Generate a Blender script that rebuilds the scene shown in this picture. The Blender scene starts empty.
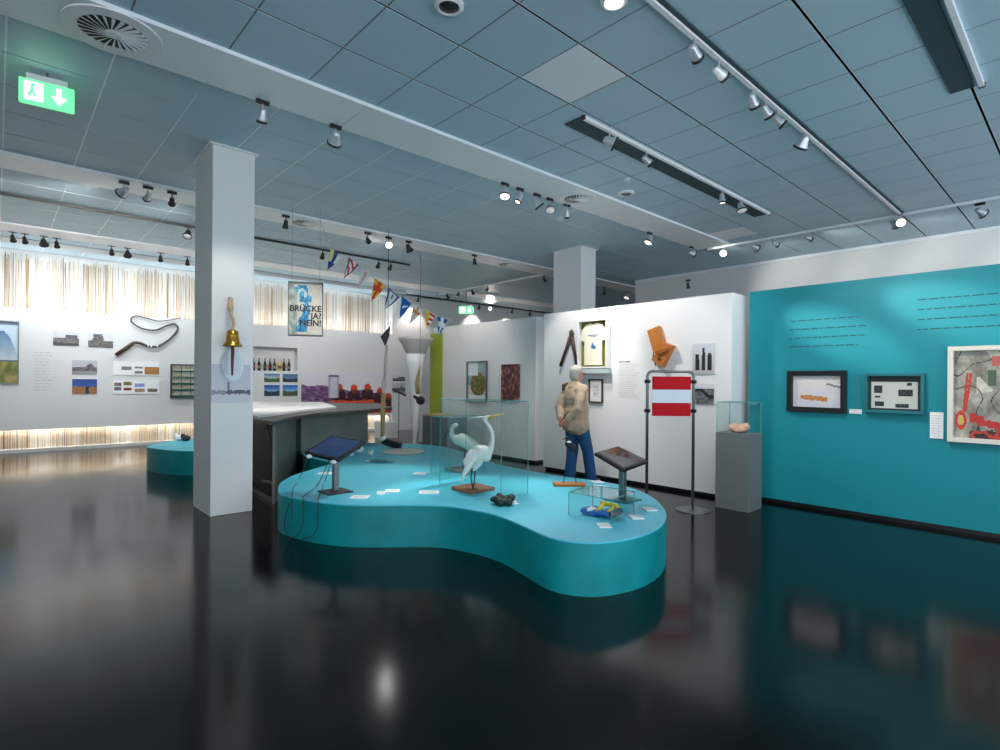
import bpy, bmesh, math, random
from mathutils import Vector, Matrix, Quaternion, noise
random.seed(7)
PI = math.pi
scene = bpy.context.scene
col = scene.collection
V = Vector
# ------------------------------------------------------------------ camera
F = 550.0; CX = 500.0; CY = 381.0; H = 1.5
TH = math.radians(47.5); ROLL = math.radians(0.45)
fwd = V((math.cos(TH), math.sin(TH), 0)); r0 = V((math.sin(TH), -math.cos(TH), 0)); u0 = V((0, 0, 1))
rc = r0 * math.cos(ROLL) + u0 * math.sin(ROLL)
uc = -r0 * math.sin(ROLL) + u0 * math.cos(ROLL)
CAM = V((0, 0, H))
cd = bpy.data.cameras.new('camera'); cam = bpy.data.objects.new('camera', cd); col.objects.link(cam)
cam.matrix_world = Matrix(((rc.x, uc.x, -fwd.x, 0), (rc.y, uc.y, -fwd.y, 0), (rc.z, uc.z, -fwd.z, H), (0, 0, 0, 1)))
cd.sensor_width = 36; cd.lens = 36 * F / 1000; cd.shift_y = (CY - 375) / 1000; cd.clip_end = 200
scene.camera = cam

def ray(px, py): return fwd + rc * ((px - CX) / F) + uc * ((CY - py) / F)
def PZ(px, py, z=0.0):
    d = ray(px, py); return CAM + d * ((z - H) / d.z)
def PD(px, py, dist): return CAM + ray(px, py) * dist
def PX(px, py, X):
    d = ray(px, py); return CAM + d * (X / d.x)
def PY(px, py, Y):
    d = ray(px, py); return CAM + d * (Y / d.y)
def RD(r, d, z=0.0): return r0 * r + fwd * d + V((0, 0, z))

# ------------------------------------------------------------------ materials
def lin(c):
    return tuple((x / 12.92 if x <= 0.04045 else ((x + 0.055) / 1.055) ** 2.4) for x in c)
def s255(*c): return lin(tuple(x / 255 for x in c))
MATS = {}
def mat(name, rgb, rough=0.5, metal=0.0, emit=0.0, noise_scale=0, noise_amt=0.08, bump=0.0, attr=False, spec=0.5, rough_var=0.0, bscale=None):
    if name in MATS: return MATS[name]
    m = bpy.data.materials.new(name); m.use_nodes = True
    nt = m.node_tree; b = nt.nodes['Principled BSDF']
    c = s255(*rgb)
    b.inputs['Base Color'].default_value = (*c, 1); b.inputs['Roughness'].default_value = rough
    b.inputs['Metallic'].default_value = metal; b.inputs['Specular IOR Level'].default_value = spec
    src = None
    if attr:
        a = nt.nodes.new('ShaderNodeAttribute'); a.attribute_name = 'Col'; src = a.outputs['Color']
        nt.links.new(src, b.inputs['Base Color'])
    if noise_scale:
        tc = nt.nodes.new('ShaderNodeTexCoord'); n = nt.nodes.new('ShaderNodeTexNoise')
        n.inputs['Scale'].default_value = noise_scale; n.inputs['Detail'].default_value = 4
        nt.links.new(tc.outputs['Object'], n.inputs['Vector'])
        if noise_amt:
            mr = nt.nodes.new('ShaderNodeMapRange'); mr.inputs['To Min'].default_value = 1 - noise_amt; mr.inputs['To Max'].default_value = 1 + noise_amt
            nt.links.new(n.outputs['Fac'], mr.inputs['Value'])
            mx = nt.nodes.new('ShaderNodeVectorMath'); mx.operation = 'SCALE'
            if src: nt.links.new(src, mx.inputs[0])
            else: mx.inputs[0].default_value = c
            nt.links.new(mr.outputs['Result'], mx.inputs['Scale'])
            nt.links.new(mx.outputs['Vector'], b.inputs['Base Color'])
        if rough_var:
            m2 = nt.nodes.new('ShaderNodeMapRange'); m2.inputs['To Min'].default_value = rough - rough_var; m2.inputs['To Max'].default_value = rough + rough_var
            nt.links.new(n.outputs['Fac'], m2.inputs['Value']); nt.links.new(m2.outputs['Result'], b.inputs['Roughness'])
        if bump:
            n2 = nt.nodes.new('ShaderNodeTexNoise'); n2.inputs['Scale'].default_value = bscale or noise_scale
            nt.links.new(tc.outputs['Object'], n2.inputs['Vector'])
            bp = nt.nodes.new('ShaderNodeBump'); bp.inputs['Strength'].default_value = bump; bp.inputs['Distance'].default_value = 0.01
            nt.links.new(n2.outputs['Fac'], bp.inputs['Height']); nt.links.new(bp.outputs['Normal'], b.inputs['Normal'])
    if emit:
        b.inputs['Emission Color'].default_value = (*c, 1); b.inputs['Emission Strength'].default_value = emit
    MATS[name] = m; return m

M_wall = mat('white_plaster', (226, 226, 226), 0.6, noise_scale=3, noise_amt=0.015)
M_teal = mat('teal_paint', (0, 136, 148), 0.55, noise_scale=2, noise_amt=0.03)
M_floor = mat('black_polished_floor', (7, 9, 11), 0.14, noise_scale=1.3, noise_amt=0.25, rough_var=0.05, bump=0.012, bscale=3.0, spec=0.24)
M_tile = mat('blue_grey_perforated_metal', (180, 206, 218), 0.5, metal=0.0, noise_scale=0.6, noise_amt=0.06)
M_tile2 = mat('pale_metal_tile', (236, 240, 244), 0.5, noise_scale=0.6, noise_amt=0.04)
M_strip = mat('pale_bulkhead_paint', (242, 245, 247), 0.35, noise_scale=1, noise_amt=0.03)
M_void = mat('ceiling_void', (20, 28, 32), 0.8)
M_platside = mat('teal_wash_paint', (0, 142, 146), 0.45, noise_scale=2.6, noise_amt=0.45, bump=0.1)
M_plattop = mat('pale_blue_wash_paint', (78, 196, 220), 0.4, noise_scale=1.6, noise_amt=0.16, bump=0.05)
M_black = mat('black_plastic', (22, 22, 24), 0.4)
M_dark = mat('dark_grey_plastic', (48, 50, 52), 0.5)
M_grey = mat('grey_lacquer', (112, 116, 116), 0.5, noise_scale=4, noise_amt=0.03)
M_silver = mat('brushed_silver', (205, 210, 214), 0.28, metal=0.45)
M_steel = mat('dark_steel', (120, 124, 124), 0.35, metal=0.8, noise_scale=5, noise_amt=0.15)
M_metalpanel = mat('weathered_metal_sheet', (128, 130, 126), 0.42, metal=0.5, noise_scale=2.5, noise_amt=0.3, bump=0.05)
M_white = mat('white_lacquer', (238, 238, 238), 0.4)
M_paper = mat('white_card', (245, 245, 245), 0.7)
M_brass = mat('brass', (212, 160, 70), 0.25, metal=0.9, noise_scale=8, noise_amt=0.08)
M_rope = mat('rope', (198, 170, 132), 0.85, noise_scale=60, noise_amt=0.3)
M_wood = mat('brown_wood', (150, 96, 66), 0.55, noise_scale=14, noise_amt=0.22)
M_orange = mat('orange_wood', (182, 108, 38), 0.5, noise_scale=10, noise_amt=0.25)
M_darkwood = mat('dark_wood', (66, 44, 34), 0.6, noise_scale=12, noise_amt=0.2)
M_green = mat('lime_green_paint', (150, 165, 10), 0.5, noise_scale=3, noise_amt=0.03)
M_text = mat('grey_vinyl_lettering', (120, 122, 126), 0.6)
M_textp = mat('pale_grey_vinyl', (196, 192, 192), 0.6)
M_textd = mat('dark_vinyl_lettering', (20, 70, 84), 0.6)
M_paint = mat('printed_picture', (255, 255, 255), 0.45, attr=True)
M_cloth_attr = mat('printed_cloth', (255, 255, 255), 0.85, attr=True)
M_reed = mat('dry_reed', (255, 255, 255), 0.8, attr=True)
M_led = mat('led_strip_light', (255, 250, 240), 0.5, emit=24)
M_led3 = mat('panel_top_light', (250, 252, 255), 0.5, emit=15)
M_led2 = mat('cove_light', (250, 252, 255), 0.5, emit=12)
M_lens = mat('lamp_lens_glow', (255, 244, 226), 0.3, emit=2.6)
M_lensoff = mat('lamp_lens_dim', (190, 190, 190), 0.2, emit=0.5)
M_exit = mat('exit_sign_green', (96, 226, 140), 0.4, emit=1.6)
M_exitw = mat('exit_sign_white', (225, 255, 235), 0.4, emit=3.0)
M_red = mat('sign_red', (200, 10, 26), 0.6, spec=.2)
M_flagw = mat('sign_white', (226, 234, 240), 0.5)
M_skin = mat('skin', (205, 140, 122), 0.6, noise_scale=20, noise_amt=0.06)
M_hair = mat('grey_hair', (176, 172, 164), 0.8, noise_scale=40, noise_amt=0.2, bump=0.4)
M_jacket = mat('beige_jacket_cloth', (178, 157, 133), 0.85, noise_scale=9, noise_amt=0.12, bump=0.25)
M_jeans = mat('blue_denim', (22, 76, 122), 0.85, noise_scale=14, noise_amt=0.2, bump=0.2)
M_shoe = mat('brown_shoe_leather', (60, 44, 36), 0.5)
M_feather = mat('white_feathers', (236, 234, 228), 0.8, noise_scale=22, noise_amt=0.06, bump=0.4)
M_feather2 = mat('cream_feathers', (232, 226, 212), 0.8, noise_scale=22, noise_amt=0.1, bump=0.4)
M_bill = mat('yellow_bill', (216, 168, 50), 0.45)
M_blackleg = mat('black_leg_skin', (36, 36, 34), 0.6)
M_coral = mat('pink_orange_shell', (238, 176, 146), 0.5, noise_scale=9, noise_amt=0.25, bump=0.3)
M_cream = mat('cream_plaster', (214, 206, 192), 0.7, noise_scale=6, noise_amt=0.1)
M_shirt = mat('cream_cotton', (226, 220, 200), 0.85, noise_scale=10, noise_amt=0.05, bump=0.2)
M_olive = mat('olive_backing', (120, 118, 44), 0.6)
M_screen = mat('tablet_screen', (24, 46, 84), 0.15, emit=0.5)
M_screen2 = mat('dark_screen', (58, 52, 56), 0.12)
M_yellow = mat('yellow_rubber', (236, 206, 30), 0.5)
M_blue = mat('blue_rubber', (28, 84, 170), 0.5, noise_scale=12, noise_amt=0.3)
M_rock = mat('black_stone', (26, 38, 42), 0.6, noise_scale=16, noise_amt=0.4, bump=0.6)
M_tan = mat('tan_sisal', (176, 148, 96), 0.8, noise_scale=30, noise_amt=0.3, bump=0.5)
def glass_mat():
    m = bpy.data.materials.new('case_glass'); m.use_nodes = True; nt = m.node_tree
    nt.nodes.remove(nt.nodes['Principled BSDF'])
    t = nt.nodes.new('ShaderNodeBsdfTransparent'); t.inputs['Color'].default_value = (0.955, 0.98, 0.975, 1)
    g = nt.nodes.new('ShaderNodeBsdfGlossy'); g.inputs['Roughness'].default_value = 0.02
    lw = nt.nodes.new('ShaderNodeLayerWeight'); lw.inputs['Blend'].default_value = 0.5
    pw = nt.nodes.new('ShaderNodeMath'); pw.operation = 'POWER'; pw.inputs[1].default_value = 4
    nt.links.new(lw.outputs['Facing'], pw.inputs[0])
    fr = nt.nodes.new('ShaderNodeMapRange'); fr.inputs['To Min'].default_value = .025; fr.inputs['To Max'].default_value = .6
    nt.links.new(pw.outputs[0], fr.inputs['Value'])
    mx = nt.nodes.new('ShaderNodeMixShader')
    nt.links.new(fr.outputs[0], mx.inputs[0]); nt.links.new(t.outputs[0], mx.inputs[1]); nt.links.new(g.outputs[0], mx.inputs[2])
    nt.links.new(mx.outputs[0], nt.nodes['Material Output'].inputs['Surface'])
    return m
M_glass = glass_mat()
M_gedge = mat('glass_edge_green', (84, 150, 148), 0.2)

# ------------------------------------------------------------------ mesh builder
WORLD = {}
class MB:
    def __init__(s): s.v = []; s.f = []; s.c = []
    def add(s, vs, fs, color=None):
        o = len(s.v); s.v += [V(p) for p in vs]; s.f += [tuple(i + o for i in f) for f in fs]
        s.c += [color] * len(fs); return s
    def box(s, c, size, rot=None, color=None, basis=None):
        c = V(c); hx, hy, hz = [k / 2 for k in size]
        vs = [V((x, y, z)) for x in (-hx, hx) for y in (-hy, hy) for z in (-hz, hz)]
        if rot is not None: vs = [rot @ p for p in vs]
        if basis is not None: vs = [basis[0] * p.x + basis[1] * p.y + basis[2] * p.z for p in vs]
        return s.add([c + p for p in vs], [(0, 1, 3, 2), (4, 6, 7, 5), (0, 4, 5, 1), (2, 3, 7, 6), (0, 2, 6, 4), (1, 5, 7, 3)], color)
    def bb(s, lo, hi, color=None):
        lo = V(lo); hi = V(hi); return s.box((lo + hi) / 2, [abs(hi[i] - lo[i]) for i in range(3)], color=color)
    def rings(s, cs, axes, color=None, cap=True):
        # cs: list of (center, list of offsets)
        n = len(axes[0]); vs = []; fs = []
        for c, off in zip(cs, axes): vs += [c + o for o in off]
        for k in range(len(cs) - 1):
            for i in range(n):
                j = (i + 1) % n; fs.append((k * n + i, k * n + j, (k + 1) * n + j, (k + 1) * n + i))
        if cap:
            fs.append(tuple(range(n))[::-1]); fs.append(tuple((len(cs) - 1) * n + i for i in range(n)))
        return s.add(vs, fs, color)
    def tube(s, pts, r, n=8, color=None, sy=1.0, up=None):
        pts = [V(p) for p in pts]; rs = r if isinstance(r, (list, tuple)) else [r] * len(pts)
        cs = []; ax = []; prev = None
        for i, p in enumerate(pts):
            t = (pts[min(i + 1, len(pts) - 1)] - pts[max(i - 1, 0)]).normalized()
            if prev is None:
                a = up if up is not None else (V((0, 0, 1)) if abs(t.z) < 0.9 else V((1, 0, 0)))
                prev = (a - t * a.dot(t)).normalized()
            else: prev = (prev - t * prev.dot(t)).normalized()
            b = t.cross(prev)
            cs.append(p); ax.append([(prev * math.cos(2 * PI * k / n) * sy + b * math.sin(2 * PI * k / n)) * max(rs[i], 1e-4) for k in range(n)])
        return s.rings(cs, ax, color)
    def cyl(s, p0, p1, r0_, r1_=None, n=16, color=None): return s.tube([p0, p1], [r0_, r0_ if r1_ is None else r1_], n, color)
    def lathe(s, prof, o=(0, 0, 0), n=24, rot=None, color=None, sx=1, sy=1):
        ring = prof[0][0] > .0015 and prof[-1][0] > .0015
        if ring and prof[0] != prof[-1]: prof = list(prof) + [prof[0]]
        o = V(o); cs = []; ax = []
        for r, z in prof:
            c = V((0, 0, z)); off = [V((math.cos(2 * PI * k / n) * max(r, 1e-4) * sx, math.sin(2 * PI * k / n) * max(r, 1e-4) * sy, 0)) for k in range(n)]
            if rot is not None: c = rot @ c; off = [rot @ q for q in off]
            cs.append(o + c); ax.append(off)
        return s.rings(cs, ax, color, cap=not ring)
    def ell(s, c, rad, rot=None, n=16, m=10, color=None):
        prof = [(math.sin(PI * k / m), -math.cos(PI * k / m)) for k in range(m + 1)]
        c = V(c); cs = []; ax = []
        for r, z in prof:
            p = V((0, 0, z * rad[2])); off = [V((math.cos(2 * PI * k / n) * max(r, 1e-3) * rad[0], math.sin(2 * PI * k / n) * max(r, 1e-3) * rad[1], 0)) for k in range(n)]
            if rot is not None: p = rot @ p; off = [rot @ q for q in off]
            cs.append(c + p); ax.append(off)
        return s.rings(cs, ax, color)
    def cap(s, p0, p1, ra, rb, n=14, sy=1.0, up=None):
        p0 = V(p0); p1 = V(p1); t = (p1 - p0).normalized(); pts = []; rs = []
        for k in range(1, 5):
            a = PI / 2 * (1 - k / 4); pts.append(p0 - t * ra * math.sin(a)); rs.append(ra * math.cos(a) + 1e-4)
        for k in range(0, 5):
            a = PI / 2 * (k / 4); pts.append(p1 + t * rb * math.sin(a)); rs.append(rb * math.cos(a) + 1e-4)
        return s.tube(pts, rs, n, sy=sy, up=up)
    def prism(s, poly, z0, z1, color=None):
        n = len(poly)
        vs = [V((p[0], p[1], z0)) for p in poly] + [V((p[0], p[1], z1)) for p in poly]
        fs = [tuple(range(n))[::-1], tuple(range(n, 2 * n))] + [(i, (i + 1) % n, n + (i + 1) % n, n + i) for i in range(n)]
        return s.add(vs, fs, color)
    def slab(s, pts, nrm, th, color=None):
        n = len(pts); pts = [V(p) for p in pts]; nrm = V(nrm)
        return s.add(pts + [p + nrm * th for p in pts], [tuple(range(n))[::-1], tuple(range(n, 2 * n))] + [(i, (i + 1) % n, n + (i + 1) % n, n + i) for i in range(n)], color)
    def build(s, name, m, parent=None, smooth=False, bevel=0, local=False, fixn=True):
        me = bpy.data.meshes.new(name)
        vs = s.v
        if parent is not None and not local:
            inv = WORLD[parent.name].inverted(); vs = [inv @ p for p in vs]
        me.from_pydata([tuple(p) for p in vs], [], s.f)
        if any(c is not None for c in s.c):
            at = me.color_attributes.new('Col', 'FLOAT_COLOR', 'CORNER'); data = []
            for c, f in zip(s.c, s.f):
                for _ in f: data += [*(c or (1, 1, 1)), 1.0]
            at.data.foreach_set('color', data)
        if fixn:
            bm = bmesh.new(); bm.from_mesh(me); bmesh.ops.recalc_face_normals(bm, faces=bm.faces); bm.to_mesh(me); bm.free()
        if smooth: me.shade_smooth()
        me.materials.append(m)
        o = bpy.data.objects.new(name, me); col.objects.link(o)
        if parent is not None: o.parent = parent; WORLD[o.name] = WORLD[parent.name].copy()
        else: WORLD[o.name] = Matrix.Identity(4)
        if bevel:
            b = o.modifiers.new('bevel', 'BEVEL'); b.width = bevel; b.segments = 2; b.limit_method = 'ANGLE'
        if smooth and not bevel:
            pass
        return o

def tag(o, label=None, cat=None, group=None, kind=None):
    if label: o['label'] = label
    if cat: o['category'] = cat
    if group: o['group'] = group
    if kind: o['kind'] = kind
    return o
def thing(name, loc, label, cat, group=None, rz=0.0):
    o = bpy.data.objects.new(name, None); col.objects.link(o); o.empty_display_size = 0.1
    o.location = loc; o.rotation_euler = (0, 0, rz)
    WORLD[o.name] = Matrix.Translation(V(loc)) @ Matrix.Rotation(rz, 4, 'Z')
    return tag(o, label, cat, group)
def struct(o): o['kind'] = 'structure'; return o
def remesh(o, vox, sm=3, dec=None):
    m = o.modifiers.new('r', 'REMESH'); m.mode = 'VOXEL'; m.voxel_size = vox; m.use_smooth_shade = True
    if sm: q = o.modifiers.new('s', 'SMOOTH'); q.iterations = sm; q.factor = 0.5
    dg = bpy.context.evaluated_depsgraph_get(); dg.update()
    me = bpy.data.meshes.new_from_object(o.evaluated_get(dg)); mats = list(o.data.materials)
    o.modifiers.clear(); o.data = me
    if not me.materials:
        for k in mats: me.materials.append(k)
    me.shade_smooth(); return o
def smoothclosed(pts, sub=8):
    n = len(pts); out = []
    for i in range(n):
        p0, p1, p2, p3 = [V(pts[(i + k) % n]) for k in (-1, 0, 1, 2)]
        for j in range(sub):
            t = j / sub
            out.append(0.5 * ((2 * p1) + (p2 - p0) * t + (2 * p0 - 5 * p1 + 4 * p2 - p3) * t * t + (3 * p1 - p0 - 3 * p2 + p3) * t ** 3))
    return out
def spline(pts, sub=6):
    pts = [V(p) for p in pts]; e = [2 * pts[0] - pts[1]] + pts + [2 * pts[-1] - pts[-2]]; out = []
    for i in range(1, len(e) - 2):
        p0, p1, p2, p3 = e[i - 1:i + 3]
        for j in range(sub):
            t = j / sub
            out.append(0.5 * ((2 * p1) + (p2 - p0) * t + (2 * p0 - 5 * p1 + 4 * p2 - p3) * t * t + (3 * p1 - p0 - 3 * p2 + p3) * t ** 3))
    return out + [pts[-1]]

# ------------------------------------------------------------------ room shell
CZ = 4.06; T = 0.64
XW = 18.0; YW = 14.67
m = MB(); m.bb((-7, -3.6, -0.1), (XW, YW + .2, 0)); fl = struct(m.build('floor', M_floor))
# ceiling: separate metal tiles with open joints below a dark void, and pale bulkhead strips
m = MB(); m.bb((-2.6, -2.6, CZ + 0.08), (XW, YW + .2, CZ + 0.18)); struct(m.build('ceiling', M_void))
S1 = (4.59, 5.19); PER = 3.8
strips = [(S1[0] + k * PER, S1[1] + k * PER) for k in (0, 1, 2)]
rows = []
y = S1[0]
while y > -2.5: rows.append((y - T, y)); y -= T
for k in range(2):
    a = strips[k][1]; b = strips[k + 1][0]; n = 5; w = (b - a) / n
    rows += [(a + i * w, a + (i + 1) * w) for i in range(n)]
a = strips[2][1]; rows += [(a + i * 0.64, min(a + (i + 1) * 0.64, YW)) for i in range(3)]
bars = MB(); bars2 = MB(); tm = MB(); X0 = 3.24 - 10 * T
whites = MB()
for (ya, yb) in rows:
    bars.bb((X0, yb - .004, CZ + .0005), (XW, yb + .002, CZ + .006))
    x = X0
    while x < XW:
        c = tm
        if abs(x - 3.24) < 0.01 and abs(yb - (S1[0] - 2 * T)) < 0.02: c = whites
        if abs(x - (3.24 + 9 * T)) < .02 and abs(yb - S1[0]) < .02: c = whites
        if ya < 4 and x > 3.2 and abs(((x - 3.24) / T) % 3) > 0.01 and False: pass
        c.bb((x + .0065, ya + .024, CZ), (min(x + T - .0065, XW), yb - .004, CZ + .008)); (bars2 if ya < 5 else bars).bb((x - .0065, ya + .024, CZ + .002), (x + .0065, yb - .004, CZ + .01)); x += T
struct(tm.build('ceiling', M_tile)); struct(bars.build('trim_9', M_strip)); struct(bars2.build('trim_10', M_grey)); struct(whites.build('trim_1', M_tile2))
for i, (ya, yb) in enumerate(strips):
    m = MB(); x = -2.6
    xe = 9.85 if i == 0 else XW
    while x < xe - .01:
        e = min(x + 2.56, xe); m.bb((x + .003, ya, CZ - .03), (e - .003, yb, CZ + .05)); x = e
    struct(m.build('trim_%d' % (i + 2), M_strip))
m = MB()
for (ya, yb) in [(strips[0][0], strips[0][1])]: m.bb((9.85, ya, CZ), (XW, yb, CZ + .03))
struct(m.build('ceiling', M_tile))
# far reed wall and end walls
m = MB(); m.bb((-2.6, YW, 0), (XW, YW + .2, CZ + .1)); struct(m.build('wall_back', M_wall))
m = MB(); m.bb((-2.8, 2.2, 0), (-2.6, YW, CZ + .1)); struct(m.build('wall_light_blocker', M_wall))  # unseen wall, added to keep world light off the left side
m = MB(); m.bb((XW, -2.6, 0), (XW + .2, YW + .2, CZ + .1)); struct(m.build('wall_far', M_wall))
m = MB(); m.bb((11.9, -2.6, 0), (12.2, 7.95, CZ)); struct(m.build('wall_right', M_wall))
m = MB(); m.bb((11.87, -2.6, CZ - .06), (11.9, 7.95, CZ)); struct(m.build('trim_6', M_tile2))
# teal wall, partition walls
PXW = 6.9; TXW = 7.2
m = MB(); m.bb((TXW, -3.2, .05), (TXW + .4, 3.08, 2.68)); struct(m.build('wall_teal', M_teal))
m = MB(); m.bb((TXW + .03, -3.2, 0), (TXW + .37, 3.05, .05)); struct(m.build('baseboard_teal', M_black))
m = MB(); m.bb((PXW, 3.17, .05), (PXW + .42, 6.42, 2.65)); struct(m.build('wall_partition', M_wall))
m = MB(); m.bb((PXW + .04, 3.2, 0), (PXW + .38, 6.40, .05)); struct(m.build('baseboard_partition', M_black))
m = MB(); m.bb((7.25, 6.95, .05), (7.7, 10.15, 2.68)); struct(m.build('wall_middle', M_wall))
m = MB(); m.bb((7.28, 6.98, 0), (7.67, 10.1, .05)); struct(m.build('baseboard_middle', M_black))
# curved return of the middle wall
# columns
def column(corner, name, top=CZ):
    x, y = corner
    m = MB(); m.bb((x, y, 0), (x + .44, y + .7, top)); o = struct(m.build(name, M_wall, bevel=.006))
    m = MB(); m.bb((x - .035, y - .035, top - .015), (x + .475, y + .735, top - .001)); struct(m.build('trim_7', M_white))
c1 = PZ(210, 517); column((c1.x, c1.y), 'wall_column')
column((8.12, 6.62), 'wall_column')
# lime green end panel beside the middle wall
g0 = PZ(430.5, 447); g1 = PZ(442, 447)
m = MB(); gx = 7.25; ga = PX(442, 440, gx).y; gb = PX(430.5, 440, gx).y
m.bb((gx - .03, ga, 0), (gx + .45, gb, 2.55)); struct(m.build('wall_green', M_green))
m = MB(); gc = PX(405, 440, gx + .2).y
m.bb((gx + .45, gb - .3, 0), (gx + .7, PX(417, 440, gx + .45).y, 2.5)); struct(m.build('wall_side', M_wall))

# floating exhibition panel in front of the reeds
PYN = 14.2
px_end = PY(392, 400, PYN).x
nx0 = PY(240, 360, PYN).x; nx1 = PY(297.5, 360, PYN).x
nz1 = PY(252, 346, PYN).z; nz0 = PY(252, 370.5, PYN).z
ZB, ZT = .47, 2.86
m = MB()
m.bb((-2.6, PYN, ZB), (nx0, PYN + .25, ZT)); m.bb((nx1, PYN, ZB), (px_end, PYN + .25, ZT))
m.bb((nx0, PYN, ZB), (nx1, PYN + .25, nz0)); m.bb((nx0, PYN, nz1), (nx1, PYN + .25, ZT)); m.bb((nx0, PYN + .2, nz0), (nx1, PYN + .25, nz1))
struct(m.build('wall_panel', M_wall))
m = MB(); m.bb((px_end + .0, PYN - .0, 0), (XW, PYN + .4, CZ)); struct(m.build('wall_end', M_wall))
# led strips hidden behind the panel edges
o = MB().bb((-2.59, PYN + .12, ZT), (px_end - .1, PYN + .24, ZT + .01)).build('led_strip', M_led3); tag(o, 'long white light strip glowing behind the top edge of the left display panel', 'light')
o = MB().bb((-2.59, PYN + .249, ZB + .05), (px_end - .1, PYN + .29, ZB + .11)).build('led_strip', M_led); tag(o, 'long white light strip glowing behind the bottom edge of the left display panel', 'light')
o = MB().bb((-2.59, 13.56, CZ - .05), (px_end, 13.6, CZ + .001)).build('led_strip', M_led2); tag(o, 'long white light strip in the ceiling cove above the reed wall on the left', 'light')
m = MB(); m.bb((-2.6, 13.48, CZ - .09), (px_end, 13.52, CZ)); struct(m.build('trim_8', M_white))
m = MB(); m.bb((-2.6, YW - .22, 0), (px_end, YW, .07)); struct(m.build('floor_glow_strip', M_white))  # white strip added to stand for the bright reflection on the floor
# reeds
m = MB(); x = -2.56
while x < px_end - .05:
    n = random.random(); w = noise.noise(V((x * 2.2, 0, 0)))
    x += random.uniform(.006, .016) if w > -.15 else random.uniform(.012, .03)
    if x > px_end - .08: break
    r = random.uniform(.0025, .0065); yy = YW - random.uniform(.02, .16); ln = random.uniform(-.05, .05)
    k = random.random(); base = s255(176, 150, 112) if k < .45 else (s255(118, 96, 72) if k < .68 else s255(222, 208, 178))
    top = random.uniform(3.85, 4.0)
    m.tube([(x, yy, .07), (x + ln * .5, yy, 1.9), (x + ln, yy, top)], [r, r, r * .8], 3, color=base)
o = m.build('reed_stalks', M_reed, fixn=False); tag(o, 'dense screen of dry brown reed stalks behind the left display panel', 'reeds', kind='stuff')

# ------------------------------------------------------------------ pictures
class Fr:
    """a flat frame of reference on a wall"""
    def __init__(s, o, right, up=V((0, 0, 1))):
        s.o = V(o); s.r = V(right).normalized(); s.u = V(up).normalized(); s.n = s.r.cross(s.u).normalized()
    def p(s, a, b, n=0.0): return s.o + s.r * a + s.u * b + s.n * n
def wallrect(kind, c, x0, y0, x1, y1):
    """pixel rectangle on a wall; y0, y1 read at its left side"""
    f = PX if kind == 'X' else PY
    lt = f(x0, y0, c); lb = f(x0, y1, c); rt = f(x1, (y0 + y1) / 2, c)
    right = V((0, -1, 0)) if kind == 'X' else V((1, 0, 0))
    w = (rt - lb).dot(right); h = lt.z - lb.z
    return Fr(lb, right), w, h
def paint(fr, w, h, nx, ny, fn, off=0.0, th=0.004, name='picture', parent=None, m_=None, a0=0, b0=0):
    m = MB(); vs = []; fs = []
    for j in range(ny + 1):
        for i in range(nx + 1): vs.append(fr.p(a0 + w * i / nx, b0 + h * j / ny, off + th))
    o = len(m.v); m.v += vs
    for j in range(ny):
        for i in range(nx):
            a = j * (nx + 1) + i; m.f.append((a, a + 1, a + nx + 2, a + nx + 1))
            c = fn((i + .5) / nx, (j + .5) / ny); m.c.append(s255(*[max(0, min(255, k)) for k in c]))
    # sides and back
    b = [fr.p(a0, b0, off), fr.p(a0 + w, b0, off), fr.p(a0 + w, b0 + h, off), fr.p(a0, b0 + h, off)]
    t = [fr.p(a0, b0, off + th), fr.p(a0 + w, b0, off + th), fr.p(a0 + w, b0 + h, off + th), fr.p(a0, b0 + h, off + th)]
    m.add(b + t, [(3, 2, 1, 0), (0, 1, 5, 4), (1, 2, 6, 5), (2, 3, 7, 6), (3, 0, 4, 7)], s255(200, 200, 200))
    return m.build(name, m_ or M_paint, parent, fixn=False)
def framebars(fr, w, h, b, dep, off=0.0):
    m = MB(); bs = (fr.r, fr.u, fr.n)
    for (a0, b0, a1, b1) in ((0, 0, w, b), (0, h - b, w, h), (0, b, b, h - b), (w - b, b, w, h - b)):
        m.box(fr.p((a0 + a1) / 2, (b0 + b1) / 2, off + dep / 2), (a1 - a0, b1 - b0, dep), basis=bs)
    return m
def framed(rect, fn, nx, ny, bar, dep, fmat, label, cat='picture', name='framed_picture', mount=0.0, mcol=M_paper, group=None):
    fr, w, h = rect
    t = thing(name, fr.p(w / 2, 0, .0), label, cat, group)
    framebars(fr, w, h, bar, dep, .001).build('frame', fmat, t, bevel=.002)
    if mount:
        MB().box(fr.p(w / 2, h / 2, dep * .25), (w - 2 * bar, h - 2 * bar, dep * .3), basis=(fr.r, fr.u, fr.n)).build('mount', mcol, t)
    q = bar + mount
    paint(fr, w - 2 * q, h - 2 * q, nx, ny, fn, off=dep * .42 if mount else .004, th=.003, name='picture', parent=t, a0=q, b0=q)
    return t
def photo(rect, fn, nx, ny, label, cat='photograph', name='photo_print', th=.012, group=None):
    fr, w, h = rect
    o = paint(fr, w, h, nx, ny, fn, off=-.002, th=th + .002, name=name)
    return tag(o, label, cat, group)
def N(u, v, s=6, k=0): return noise.noise(V((u * s, v * s, k)))
def mix(a, b, t): t = max(0, min(1, t)); return tuple(a[i] + (b[i] - a[i]) * t for i in range(3))
def add(c, d): return tuple(k + d for k in c)
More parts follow.
